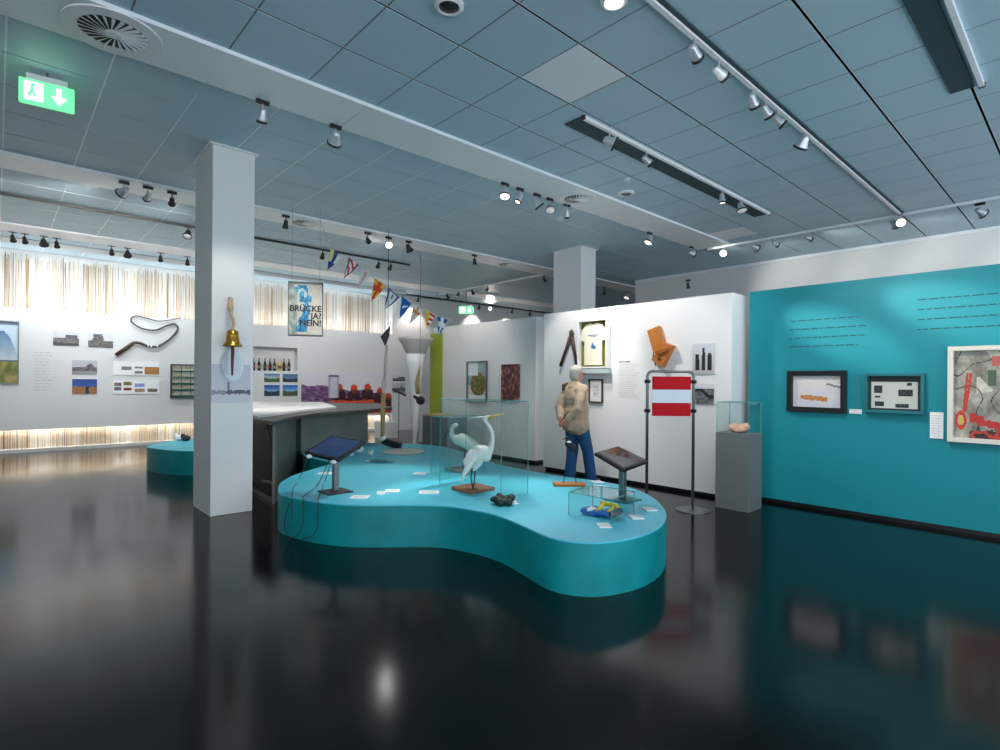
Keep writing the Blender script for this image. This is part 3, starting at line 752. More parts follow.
# ------------------------------------------------------------------ herons
def px2(d, base_px, base_py): pass
def bird_front():
    b0 = PZ(473, 491, PH); D = (b0 - CAM).dot(fwd)
    def q(x, y, dd=0): return PD(x, y, D + dd)
    t = thing('mounted_heron', b0, 'stuffed white heron with S-curved neck and yellow bill inside the tall case', 'bird')
    # wooden base, oriented with the room
    m = MB(); cb = PZ(473, 490, PH); m.box(cb + V((0, 0, .018)), (.32, .32, .036)); m.build('wooden_base', M_wood, t, bevel=.006)
    m = MB()
    m.cap(q(483, 452), q(474, 457), .07, .085); m.cap(q(480, 451), q(469, 462), .06, .062)
    m.cap(q(476, 455), q(464, 474), .07, .022); m.cap(q(478, 462), q(474, 469), .05, .025)
    nk = [q(486, 456), q(490, 450), q(492.5, 441), q(492, 432), q(489, 426), (q(486, 422)), q(484, 419)]
    rs = [.06, .035, .024, .02, .018, .018, .02]
    for i in range(len(nk) - 1): m.cap(nk[i], nk[i + 1], rs[i], rs[i + 1], 12)
    m.cap(q(484.5, 418.5), q(488, 417), .026, .02)
    o = m.build('body', M_feather, t); remesh(o, .008, 3)
    m = MB()
    m.cap(q(478, 450, -.05), q(467, 468, -.045), .048, .03); m.cap(q(467, 468, -.045), q(461.5, 482, -.02), .03, .008)
    m.cap(q(474, 458, -.06), q(465, 475, -.04), .035, .01)
    o = m.build('wing', M_feather, t); remesh(o, .01, 2)
    m = MB(); m.tube([q(487, 418), q(494, 416.2), q(505, 413.6)], [.017, .013, .003], 10); m.build('bill', M_bill, t, smooth=True)
    m = MB(); m.tube([q(485, 417.5), q(478, 417), (q(470, 417.5))], [.01, .006, .002], 6); m.build('crest', M_feather, t, smooth=True)
    MB().ell(q(488.5, 417.4, -.022), (.004,) * 3, n=8, m=6).build('eye', M_black, t)
    for (kx, fx, dd) in ((472, 473, -.02), (475.5, 473.5, .03)):
        f = PZ(fx, 489, PH + .036) + fwd * dd
        m = MB(); k = q(kx - 1, 478, dd); m.tube([q(kx + .5, 464, dd), k, f], [.008, .0075, .006], 7)
        for a in (-.8, 0, .8): m.cyl(f, f + V((math.cos(a), math.sin(a), 0)) * .05, .004, .002, 6)
        m.build('leg', M_blackleg, t)
bird_front()
def bird_back():
    b0 = PZ(459, 470.5, PH); D = (b0 - CAM).dot(fwd)
    def q(x, y, dd=0): return PD(x, y, D + dd)
    t = thing('mounted_egret', b0, 'smaller stuffed white bird with curled neck on a brown base behind the heron', 'bird')
    MB().box(b0 + V((0, 0, .015)), (.27, .27, .03)).build('wooden_base', M_wood, t, bevel=.005)
    m = MB()
    m.cap(q(462, 440), q(475, 447), .085, .07); m.cap(q(470, 446), q(480, 455), .07, .03)
    nk = [q(457, 440), q(452, 436), q(451, 430), q(453.5, 426), q(456, 425)]; rs = [.06, .035, .026, .026, .028]
    for i in range(4): m.cap(nk[i], nk[i + 1], rs[i], rs[i + 1], 12)
    o = m.build('body', M_feather2, t); remesh(o, .009, 3)
    m = MB(); m.tube([q(451, 427), q(447, 433), q(443, 441)], [.014, .01, .007], 8); m.build('bill', M_blackleg, t, smooth=True)
    for dd, fx in ((-.02, 462), (.03, 464)):
        f = PZ(fx, 469, PH + .03); MB().tube([q(465, 450, dd), q(464, 460, dd), f], [.008, .007, .005], 7).build('leg', M_blackleg, t)
bird_back()
# rock beside the heron
p = PZ(500, 497, PH); p = PZ(506, 500, PH) + V((.10, -.12, 0)) * 0 
m = MB(); random.seed(5)
rp0 = PZ(503, 501, PH)
for k in range(16):
    a = k * 2.4; rr = .1 * (k / 16) ** .5
    m.ell(rp0 + V((math.cos(a) * rr, math.sin(a) * rr, random.uniform(.025, .055))), (random.uniform(.026, .04),) * 2 + (random.uniform(.025, .04),), n=10, m=7)
# keep it outside the case, on the camera side
off = (CAM - rp0); off.z = 0; off.normalize()
m.v = [v + off * .12 for v in m.v]
o = m.build('stone_lump', M_rock); remesh(o, .01, 1); tag(o, 'small black lumpy stone on the platform at the corner of the tall case', 'stone')

# dark stilt on an orange board
b0 = PZ(569, 485.5, PH); D = (b0 - CAM).dot(fwd)
def q(x, y, dd=0): return PD(x, y, D + dd)
t = thing('mounted_stilt', b0, 'small dark stuffed wading bird on thin legs and an orange board', 'bird')
MB().box(b0 + V((0, 0, .014)), (.34, .15, .028), rot=Matrix.Rotation(TH - PI / 2, 3, 'Z')).build('board', M_orange, t, bevel=.004)
m = MB(); m.cap(q(568, 444), q(573, 448), .035, .042); m.cap(q(572, 447), q(576, 453), .03, .01); m.cap(q(568, 443), q(567, 439), .02, .017); m.ell(q(567, 438), (.02,) * 3)
o = m.build('body', mat('dark_feathers', (22, 26, 36), .7, noise_scale=20, noise_amt=.3), t); remesh(o, .008, 2)
m = MB(); m.ell(q(569, 442, -.03), (.025, .025, .012)); m.build('white_patch', M_feather, t, smooth=True)
MB().tube([q(566, 438), q(562, 440)], [.007, .002], 6).build('bill', M_blackleg, t)
for (a, b_) in ((567, 563.5), (573, 576)):
    f = q(b_, 484.2); MB().tube([q(a, 447), q((a + b_) / 2 + 1, 464), V((f.x, f.y, PH + .028))], .0045, 6).build('leg', M_blackleg, t)

# bundle in the low case
def inlow(u, v_, z): 
    a = PZ(611.5, 524, PH); l = PZ(568.6, 514.5, PH); r_ = PZ(634, 514, PH); p = a + (l - a) * u + (r_ - a) * v_; p.z = PH + z; return p
m = MB()
for k in range(10):
    m.ell(inlow(.25 + .055 * k, .35 + .12 * math.sin(k * 2), .03 + .01 * math.sin(k)), (.05, .04, .028), rot=Matrix.Rotation(k, 3, 'Z'), n=10, m=7)
t = thing('swim_gear', inlow(.5, .5, 0), 'crumpled blue white and yellow bundle under the low glass box', 'bundle')
o = m.build('blue_cloth', M_blue, t); remesh(o, .009, 2)
m = MB(); m.ell(inlow(.62, .32, .045), (.06, .035, .02)); m.ell(inlow(.7, .4, .042), (.04, .03, .02)); m.build('white_patch', M_white, t, smooth=True)
m = MB(); m.tube(spline([inlow(.55, .6, .09), inlow(.4, .58, .085), inlow(.22, .55, .09), inlow(.1, .5, .08)]), .02, 10); m.build('yellow_roll', M_yellow, t, smooth=True)
m = MB()
for a_ in (.45, .2): m.cyl(inlow(a_, .5, .09), inlow(a_ + .02, .3, .05), .014, .018, 8)
m.build('yellow_toggle', M_yellow, t, smooth=True)
m = MB(); m.tube(spline([inlow(.15, .6, .05), inlow(.08, .45, .06), inlow(.15, .25, .04)]), [.03] * 13, 8); m.build('grey_strap', M_dark, t, smooth=True)

# items at the back of the platform
p = PZ(404, 452.5, PH); m = MB(); m.lathe([(0, 0), (.3, 0), (.33, .012), (.33, .02), (.28, .03), (0, .022)], p, 32, sx=1.0, sy=.9); o = m.build('round_plate', M_cream, smooth=False); tag(o, 'flat round cream disc lying at the back of the platform', 'disc')
p = PZ(379, 462.5, PH); o_ = p
t = thing('model_fish', p, 'grey flat fish shaped model lying on the platform behind the tablet', 'model')
R3 = Matrix.Rotation(TH - PI / 2, 3, 'Z')
MB().ell(p + V((0, 0, .02)), (.14, .04, .018), rot=R3).build('body', mat('grey_teal_metal', (70, 120, 130), .4), t, smooth=True)
MB().ell(p - r0 * .15 + V((0, 0, .016)), (.04, .025, .012), rot=R3).build('tip', M_white, t, smooth=True)
MB().slab([p + r0 * .12 + V((0, 0, .02)), p + r0 * .19 + fwd * .05 + V((0, 0, .02)), p + r0 * .19 - fwd * .05 + V((0, 0, .02))], (0, 0, 1), .004).build('tail', mat('grey_teal_metal', (70, 120, 130), .4), t)
for i, (x, y_, lab) in enumerate(((351, 456, 'tiny black and white bird figure, nearest the tablet'), (360, 452.5, 'tiny black and white bird figure standing tallest of the three'), (371, 455, 'tiny pale bird figure, rightmost of the three on the platform'))):
    p = PZ(x, y_, PH); s = (.8, 1.2, .7)[i]
    t = thing('bird_figurine', p, lab, 'figurine', 'bird figures at the back of the platform')
    m = MB(); m.ell(p + V((0, 0, .04 * s)), (.05 * s, .035 * s, .04 * s), rot=R3); m.ell(p + V((0, 0, .09 * s)) + r0 * .02, (.022 * s,) * 3); m.build('body', M_white, t, smooth=True)
    MB().ell(p + V((0, 0, .055 * s)) - r0 * .02 - fwd * .01, (.045 * s, .03 * s, .03 * s), rot=R3).build('back', M_rock if i < 2 else M_cream, t, smooth=True)
# black box and paddle
p = PZ(392, 447.5, PH)
t = thing('black_camera_box', p, 'small black box lying tilted at the back edge of the platform', 'box')
MB().box(p + V((0, 0, .07)), (.32, .13, .11), rot=Matrix.Rotation(TH - PI / 2 - .35, 3, 'Z') @ Matrix.Rotation(.25, 3, 'Y')).build('body', M_black, t, bevel=.01)
MB().cyl(p + V((0, 0, .13)) - r0 * .12, p + V((0, 0, .17)) - r0 * .16, .04, .045, 14).build('knob', M_white, t)
D = 9.45
t = thing('carved_paddle', q_ := PD(382.5, 440, D), 'tall hanging wooden paddle with dark blade tip above the back of the platform', 'paddle')
P = lambda x, y: PD(x, y, D)
s = D / F
MB().tube([P(387, 345), P(386, 360), P(385, 377)], [.03, .055, .04], 10, sy=.5).build('shaft', M_cream, t, smooth=True)
MB().tube([P(384.5, 376), P(384, 384), P(383.5, 394)], [.03, .1, .04], 4, sy=.5).build('collar', M_cream, t)
MB().tube([P(383.5, 393), P(382.8, 415), P(382.5, 438)], [.04, .04, .03], 10).build('lower_shaft', M_tan, t, smooth=True)
m = MB(); m.slab([P(381, 337), P(390.5, 326), P(389.5, 336), P(385.5, 346)], -fwd, .05); m.build('blade_tip', M_dark, t)
MB().ell(P(382, 439), (.05, .05, .045)).build('end_knob', M_cream, t, smooth=True)
MB().cyl(P(388, 328), V((*(P(388, 328).xy), CZ)), .006, None, 6).build('cord', M_dark, t)

# label cards on the platform
cards = [(360, 497.5, 17, 'lying in front of the tablet post'), (381, 493.5, 8, 'smallest, between two larger ones'), (392.5, 491.3, 14, 'right of the tiny one near the tablet'), (429, 492.8, 20, 'widest one, left of the tall case'), (511, 503, 12, 'right of the black stone'), (325, 473.7, 13, 'behind the tablet post'), (604, 526, 12, 'in front of the low glass box'), (636, 517.5, 12, 'at the right corner of the low glass box'), (649, 509.5, 11, 'nearest the right rim of the platform'), (628, 493.3, 8, 'behind the right screen post'), (597, 482.3, 11, 'at the back rim behind the low glass box'), (420, 474, 12, 'left of the small bird case')]
for (x, y_, wpx, lab) in cards:
    p = PZ(x, y_, PH); D = (p - CAM).dot(fwd); w = wpx / F * D
    t = thing('label_card', p, 'white caption card on the platform, ' + lab, 'label', 'caption cards on the platform')
    rz = math.atan2(r0.y, r0.x) + random.uniform(-.05, .3); rm = Matrix.Rotation(rz, 3, 'Z')
    MB().box(p + V((0, 0, .005)), (w, .13, .008), rot=rm).build('card', M_paper, t)
    m = MB()
    for k in range(3): m.box(p + V((0, 0, .0095)) + rm @ V((-.02 * w, .035 - .03 * k, 0)), (w * .7, .006, .001), rot=rm)
    m.build('lettering', M_textp, t)

# ------------------------------------------------------------------ dark metal counter
P0, P1, P2, P3, P4, P5 = (-2.71, 6.62), (-3.12, 8.6), (-2.35, 9.8), (-2.9, 11.9), (-5.6, 11.6), (-4.55, 8.9)
def rd(p, z=0): return RD(p[0], p[1], z)
ctr = rd((-3.6, 9)); HC = 1.0
t = thing('metal_counter', ctr, 'long dark metal counter with overhanging rim and white top beside the near column', 'counter')
pa = [rd(p) for p in (P0, P1, P2)]
m = MB()
for a, b_ in ((P0, P1), (P1, P2), (P2, P3)):
    a3, b3 = rd(a), rd(b_); d = (b3 - a3).normalized(); nn = V((-d.y, d.x, 0))
    m.slab([a3, b3, b3 + V((0, 0, HC - .06)), a3 + V((0, 0, HC - .06))], nn, .02)
m.tube([rd(P1, 0), rd(P1, HC - .06)], .035, 8)
m.build('front_panel', M_metalpanel, t)
m = MB()
for a, b_, n_ in ((P0, P1, 9), (P1, P2, 7)):
    a3, b3 = rd(a), rd(b_); d = (b3 - a3).normalized(); out = V((d.y, -d.x, 0))
    for k in range(n_):
        for f_ in (.03, .97): m.ell(a3 + (b3 - a3) * f_ + out * .004 + V((0, 0, .1 + .85 * k / n_)), (.009,) * 3, n=6, m=4)
m.build('rivets', M_dark, t)
# shelf and back inside the open end
m = MB()
m.prism([(rd(p).x, rd(p).y) for p in ((-2.72, 6.64), (-3.07, 8.5), (-4.6, 8.95))], .0, .06)
m.prism([(rd(p).x, rd(p).y) for p in ((-2.95, 7.3), (-3.07, 8.5), (-4.3, 8.9), (-4.2, 8.3))], .0, HC - .08)
m.build('inner_frame', M_black, t)
m = MB(); m.tube([rd((-2.9, 6.84), .94), rd((-2.85, 6.9), .72)], .012, 6); m.tube([rd((-3.02, 7.02), .2), rd((-2.8, 6.85), .21)], .02, 6); m.build('strut', M_steel, t)
m = MB(); m.tube([rd(P0, 0), rd(P0, HC - .05)], .018, 4); m.build('corner_post', M_metalpanel, t)
topo = [(-2.66, 6.5), (-2.78, 7.4), (-2.75, 8.35), (-2.25, 9.3), (-1.98, 10.15), (-2.7, 12), (-5.7, 11.7), (-4.65, 8.8), (-3.5, 7.25)]
m = MB(); m.prism([(rd(p).x, rd(p).y) for p in topo], HC - .05, HC); m.build('counter_rim', mat('dark_metal_rim', (84, 84, 80), .45, metal=.4, noise_scale=3, noise_amt=.2), t, bevel=.01)
topi = [(-3.1, 7.05), (-3.05, 8.6), (-2.85, 9.6), (-3.75, 11.6), (-5.5, 11.4), (-4.55, 8.9), (-3.55, 7.45)]
m = MB(); m.prism([(rd(p).x, rd(p).y) for p in topi], HC, HC + .03); m.build('counter_top', M_white, t)

# ------------------------------------------------------------------ things at the back
# grey low display case with sisal
p0 = PZ(413, 446.5); D = (p0 - CAM).dot(fwd)
a = PZ(447, 456)
t = thing('grey_plinth', a, 'long low grey plinth standing behind the platform', 'plinth')
la = a + B * .86; ra = a + A * .5; fa = la + A * .5
ZP = .77
m = MB(); m.prism([(p.x, p.y) for p in (a, ra, fa, la)], 0, ZP); m.build('body', M_grey, t, bevel=.006)
m = MB(); m.prism([(p.x, p.y) for p in (a + V((.05, .05, 0)), ra + V((-.05, .05, 0)), fa + V((-.05, -.05, 0)), la + V((.05, -.05, 0)))], ZP, ZP + .03); o = m.build('sisal_mat', M_tan); tag(o, 'tan fibre mat lying on the long low grey plinth', 'mat')
pw = PZ(386, 437.5)
t = MB(); t.bb((pw.x - .22, pw.y - .22, 0), (pw.x + .22, pw.y + .22, .42)); o = t.build('white_plinth', M_white, bevel=.005); tag(o, 'low white plinth at the foot of the hanging paddle', 'plinth')
# funnel
D = 11.9; s = D / F
fp = PD(415, 440, D); fp.z = 0
t = thing('funnel_sculpture', fp, 'tall white funnel on a tapering stem at the back of the room', 'sculpture')
zz = lambda y_: PD(415, y_, D).z
MB().lathe([(16.8 * s, zz(339)), (17.5 * s, zz(338)), (17 * s, zz(340.5)), (13.5 * s, zz(345)), (9.5 * s, zz(354)), (8.2 * s, zz(356)), (7.8 * s, zz(355)), (9 * s, zz(352)), (13 * s, zz(344)), (16.2 * s, zz(340))], fp, 36).build('funnel_bowl', mat('pale_grey_shade', (190, 190, 184), .6), t, smooth=True)
MB().lathe([(0, zz(354)), (9.5 * s, zz(354)), (8 * s, zz(365)), (5.5 * s, zz(385)), (4.5 * s, zz(405)), (4 * s, zz(425)), (3 * s, 0.02), (0, 0.02)], fp, 28).build('stem', M_white, t, smooth=True)
MB().lathe([(0, 0), (.28, 0), (.28, .02), (0, .03)], fp, 28).build('base', M_white, t)
D2 = 11.2
t = thing('hanging_float', PD(420, 402, D2), 'dark round float hanging on a braided cord in front of the white funnel', 'float')
MB().ell(PD(420.5, 400.5, D2), (.09, .09, .09)).build('float_ball', M_black, t, smooth=True)
MB().tube([PD(413.5, 396, D2), PD(420, 400, D2)], [.03, .04], 8).build('handle', M_darkwood, t, smooth=True)
MB().tube([PD(418, 394, D2), PD(417, 384, D2), PD(419, 372, D2), PD(420, 366, D2)], [.045, .05, .03, .015], 8).build('cork', M_tan, t, smooth=True)
MB().cyl(PD(420, 367, D2), V((*(PD(420, 367, D2).xy), CZ)), .005, None, 6).build('cord', M_darkwood, t)
t = thing('leaning_oar', PD(399, 392, 12.2), 'thin dark bar mounted at an angle left of the white funnel', 'bar')
MB().tube([PD(392, 389, 12.3), PD(406, 395.5, 12.3)], [.02, .025], 8).build('shaft', M_dark, t)
MB().cyl(PD(399, 392.3, 12.3), V((*(PD(399, 392.3, 12.3).xy), 0)), .01, None, 6).build('stand', M_steel, t)
MB().lathe([(0, 0), (.15, 0), (.15, .015), (0, .02)], V((*(PD(399, 392.3, 12.3).xy), 0)), 20).build('foot', M_steel, t)

# ------------------------------------------------------------------ pedestal by teal wall
a = PZ(748.5, 513); la = a + B * .40; ra = a + A * .36; fa = la + A * .36
ZPD = .905
t = thing('grey_pedestal', a, 'square grey pedestal standing against the end of the teal wall', 'pedestal')
m = MB(); m.prism([(p.x, p.y) for p in (a, ra, fa, la)], 0, ZPD); m.build('body', M_grey, t, bevel=.003)
case(a + V((.01, .01, 0)), la + V((.01, -.01, 0)), ra + V((-.01, .01, 0)), 1.27, 'clear glass cube on top of the square grey pedestal', zb=ZPD)
cc = (a + fa) / 2
t = thing('sea_shell', V((cc.x, cc.y, ZPD)), 'pink orange shell lump inside the glass cube on the pedestal', 'shell')
random.seed(11); m = MB()
for k in range(11):
    aa = random.uniform(0, 2 * PI); rr = random.uniform(.02, .09)
    m.ell(V((cc.x, cc.y, ZPD + random.uniform(.035, .075))) + V((math.sin(TH) * math.cos(aa) * rr, -math.cos(TH) * math.cos(aa) * rr, 0)) + fwd * .04 * math.sin(aa), (.05, .045, random.uniform(.03, .05)), rot=Matrix.Rotation(aa, 3, 'X'), n=10, m=7)
m.ell(V((cc.x, cc.y, ZPD + .03)), (.09, .07, .03))
o = m.build('body', M_coral, t); remesh(o, .008, 1)

# ------------------------------------------------------------------ red-white-red stand
D = 6.45
t = thing('sign_stand', V((*(PD(670, 500, D).xy), 0)), 'steel tube stand holding a red white red striped board', 'sign')
L = PD(647.3, 400, D + .0); Rr = PD(693.5, 400, D)
zt = PD(670, 371.5, D).z
m = MB(); pts = [V((L.x, L.y, .02)), V((L.x, L.y, zt - .06))]
for k in range(1, 6): 
    an = PI / 2 * k / 5; pts.append(V((L.x, L.y, zt - .06)) + (Rr - L).normalized() * .06 * (1 - math.cos(an)) + V((0, 0, .06 * math.sin(an))))
for k in range(0, 6):
    an = PI / 2 * k / 5; pts.append(V((Rr.x, Rr.y, zt - .06)) - (Rr - L).normalized() * .06 * (1 - math.sin(an)) + V((0, 0, .06 * math.cos(an))))
pts.append(V((Rr.x, Rr.y, .02)))
m.tube(pts, .017, 10, up=fwd); m.build('tube_frame', M_steel, t, smooth=True)
for p in (L, Rr): MB().lathe([(0, 0), (.19, 0), (.19, .008), (.15, .018), (0, .022)], V((p.x, p.y, 0)), 32).build('base_disc', M_steel, t)
x0p, x1p = PD(652.5, 375, D - .01), PD(691, 375, D - .01); z1 = PD(670, 376.5, D).z; z0 = PD(670, 416, D).z
for k, mt in enumerate((M_red, M_flagw, M_red)):
    a_, b_ = z0 + (z1 - z0) * k / 3, z0 + (z1 - z0) * (k + 1) / 3
    MB().slab([V((x0p.x, x0p.y, a_)), V((x1p.x, x1p.y, a_)), V((x1p.x, x1p.y, b_)), V((x0p.x, x0p.y, b_))], fwd, .012).build('stripe', mt, t)
for zc_ in (z1 - .06, z0 + .06):
    for p in (L, Rr): MB().box(V((p.x, p.y, zc_)) - fwd * .0, (.05, .05, .04)).build('clip', M_black, t)
sb = t
# ------------------------------------------------------------------ hanging poster BRÜCKE JA? NEIN!
D = 8.1
c = PD(305.5, 309, D); s = D / F; w = 33 * s; h = 54 * s
rr_ = (r0 * .97 + fwd * .24).normalized()
fr = Fr(c - rr_ * w / 2 - V((0, 0, h / 2)), rr_)
if fr.n.dot(fwd) > 0: fr.n = -fr.n
t = thing('bridge_poster', c - V((0, 0, h / 2)), 'hanging cream poster with a blue painted shape and three lines of black capitals', 'poster')
MB().box(fr.p(w / 2, h / 2, -.04), (w, h, .08), basis=(fr.r, fr.u, fr.n)).build('box_frame', M_dark, t, bevel=.004)
def f_brk(u, v):
    def near(x, y, rx, ry, k=0): return ((u - x) / rx) ** 2 + ((v - y) / ry) ** 2 < 1 + .5 * N(u, v, 12, k)
    if v > .97 or v < .02: return (110, 116, 110)
    # blue ribbon: loop top, narrowing waist, loop bottom
    cxr = .42 + .10 * math.sin((v - .2) * 5.2)
    wd = .2 if v > .62 else (.1 if v > .35 else .17)
    if .06 < v < .95 and abs(u - cxr) < wd * (1 + .5 * N(u, v, 9)):
        k = N(u, v, 9, 4)
        if k > .18 and v > .5: return (170, 196, 196)
        return add((24, 128, 172), 80 * N(u, v, 16))
    if u < .24: return add((150, 160, 152), 50 * N(u, v, 9))
    return add((196, 190, 176), 10 * N(u, v, 7))
paint(fr, w - .02, h - .02, 44, 64, f_brk, off=0.001, th=.003, name='poster_sheet', parent=t, a0=.01, b0=.01)
def text_mesh(body, size, fr, a, b, off, mt, parent, name='lettering', bold=.0, align='LEFT', sx=1.0):
    cu = bpy.data.curves.new('txt', 'FONT'); cu.body = body; cu.size = size; cu.extrude = .001; cu.offset = bold; cu.align_x = align
    o = bpy.data.objects.new('txt', cu); col.objects.link(o)
    dg = bpy.context.evaluated_depsgraph_get(); dg.update()
    me = bpy.data.meshes.new_from_object(o.evaluated_get(dg)); bpy.data.objects.remove(o)
    m = MB()
    for k, (ddx, ddy) in enumerate(((0, 0), (-.004, 0), (.004, 0), (0, .003), (0, -.003))): m.add([fr.p(a + v.co.x * sx + ddx, b + v.co.y + ddy, off + v.co.z + k * .0002) for v in me.vertices], [tuple(p.vertices) for p in me.polygons])
    return m.build(name, mt, parent, fixn=False)
M_ink = mat('black_ink', (22, 22, 24), .6)
sz = .125
for body, u, v_ in (('BRÜCKE', .96, .455), ('JA?', .96, .32), ('NEIN!', .96, .19)):
    text_mesh(body, sz * w / .486, fr, u * w, v_ * h, .006, M_ink, t, align='RIGHT', sx=.95)
for u in (.1, .9):
    p = fr.p(u * w, h, -.04); MB().cyl(p, V((p.x, p.y, CZ)), .002, None, 5).build('wire', M_steel, t)

# ------------------------------------------------------------------ pennants
flags = [
 ((330.5, 248), (342, 257), (328.5, 269.5), 'white and yellow pennant crossed in dark blue, nearest the ceiling', lambda u, v: (30, 60, 130) if abs(u - .5) < .16 or v < .45 else ((226, 214, 120) if u < .5 else (230, 230, 226))),
 ((348.5, 257), (359, 265), (345, 278), 'green pennant with red and white stripes', lambda u, v: (70, 110, 84) if u < .16 or u > .84 else ((196, 50, 62) if int(v * 5 + u * 3) % 2 else (230, 222, 220))),
 ((362, 268), (370, 276), (358.5, 288), 'faded white pennant with a pale pink cross', lambda u, v: (206, 160, 160) if abs(u - .5) < .15 else (210, 212, 214)),
 ((374.5, 278), (386, 286), (372, 301.5), 'yellow pennant with an orange red cross', lambda u, v: (214, 74, 40) if abs(u - .5) < .13 or abs(v - .62) < .1 or v < .25 else (240, 178, 40)),
 ((388, 287), (400, 297), (385.5, 309.5), 'white pennant with a dark blue border', lambda u, v: (46, 84, 130) if u < .14 or u > .86 or v > .93 else ((120, 130, 140) if abs(u - .5) < .08 and abs(v - .7) < .1 else (228, 232, 234))),
 ((401.5, 295.5), (411.5, 303.5), (400.5, 318.5), 'plain bright blue pennant with a small white bird', lambda u, v: (226, 234, 240) if abs(v - .62 - .3 * (u - .5)) < .045 and .25 < u < .8 else (24, 100, 176)),
 ((413.5, 303), (423.5, 311), (410.5, 323.5), 'white pennant with an orange cross', lambda u, v: (216, 130, 60) if abs(u - .5) < .12 or abs(v - .65) < .08 else (232, 232, 228)),
 ((425.5, 309.5), (435.5, 316), (427, 327.5), 'red and yellow pennant with white stripes', lambda u, v: (240, 190, 50) if u < .4 else ((206, 40, 50) if int(v * 6) % 2 else (238, 232, 226))),
 ((437.5, 316), (447.5, 319.5), (439, 336.5), 'blue pennant with a white cross, last over the green panel', lambda u, v: (232, 236, 238) if abs(u - .5) < .13 or abs(v - .62) < .09 else (30, 96, 170)),
]
def fd(x): return 8.4 + (x - 330) / 117 * 2.2
line_pts = []
for (a, b_, tp, lab, fn) in flags:
    pa_, pb_ = PD(*a, fd(a[0])), PD(*b_, fd(b_[0])); pt = PD(*tp, fd(tp[0]) - .03); line_pts += [pa_, pb_]
    m = MB(); n = 12; nn = (pb_ - pa_).cross(pt - pa_).normalized()
    def gp(i, j):
        u = i / n; v = j / n   # v: 0 at the tip, 1 at the cord
        e = pa_.lerp(pb_, u); return pt.lerp(e, v) + nn * .015 * math.sin(v * 5 + u * 2) * (1 - v) * 2
    for k_, o_ in ((0, .002), (1, -.002)):
        for j in range(n):
            for i in range(n):
                vs = [gp(i, j) + nn * o_, gp(i + 1, j) + nn * o_, gp(i + 1, j + 1) + nn * o_, gp(i, j + 1) + nn * o_]
                m.add(vs, [(0, 1, 2, 3) if k_ == 0 else (3, 2, 1, 0)], s255(*fn((i + .5) / n, (j + .5) / n)))
    o = m.build('pennant', M_cloth_attr, fixn=False); tag(o, lab, 'flag', 'pennants on the cord')
st = PD(316, 236, 8.2); st.z = CZ; en = PD(470, 330, 11.0)
en = PX(452, 321, 7.24)
m = MB(); m.tube(spline([st] + line_pts + [en], 3), .006, 5); o = m.build('cord', mat('white_cord', (200, 204, 206), .8)); tag(o, 'thin cord strung from the ceiling carrying the row of pennants', 'cord')

# ------------------------------------------------------------------ ceiling fixtures
def rail(p0, p1, lab, mt=M_white, dark=None, z=CZ, w=.035, h_=.035):
    p0, p1 = V(p0), V(p1); d = (p1 - p0).normalized(); sd = V((-d.y, d.x, 0))
    t = thing('lighting_track', (p0 + p1) / 2, lab, 'lighting track')
    MB().box((p0 + p1) / 2 - V((0, 0, h_ / 2 + .0)), ((p1 - p0).length, w, h_), basis=(d, sd, u0)).build('rail', mt, t)
    for e in (p0, p1): MB().box(e - V((0, 0, h_ / 2)), (.02, w + .01, h_ + .01), basis=(d, sd, u0)).build('end_cap', M_dark, t)
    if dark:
        MB().box((p0 + p1) / 2 + sd * dark[0] - V((0, 0, .008)), ((p1 - p0).length, dark[1], .014), basis=(d, sd, u0)).build('slot_shade', mat('dark_slot_shade', (40, 66, 72), .7), t)  # flat dark strip; paints the rail's shadow where the ceiling has no recess
    return t
rail((-1, 2.03, CZ), (PZ(903, 212, CZ).x, 2.03, CZ), 'long track with many spotlights, running from top edge toward the white right wall', M_white, (-.032, .03))  # dark rail half, with the shade above it put into its colour
a = PZ(584, 115, CZ); b_ = PZ(769, 213, CZ); yy = (a.y + b_.y) / 2
rail((a.x, yy, CZ), (b_.x, yy, CZ), 'shorter white track with its shadow drawn as a dark strip in mid ceiling', M_white, (.13, .2))  # dark strip stands in for the soft shadow of the rail
b_ = PZ(982, 83, CZ); rail((-1, b_.y, CZ), (b_.x, b_.y, CZ), 'white track with a wide dark recess in the top right corner', M_white, (.13, .16))
rail((10.0, 5.1, CZ), (10.0, -2.4, CZ), 'thin pale track crossing the ceiling in front of the white right wall', M_strip)
rail((9.6, 8.8, CZ), (9.6, 13.2, CZ), 'thin white track slanting over the middle wall at the back', M_white)
rail((-1, 10.3, CZ), (6.7, 10.3, CZ), 'dark track ending near the first pennant', M_dark)
rail((7.8, 13.9, CZ), (17, 13.9, CZ), 'far dark track along the back wall', M_dark)
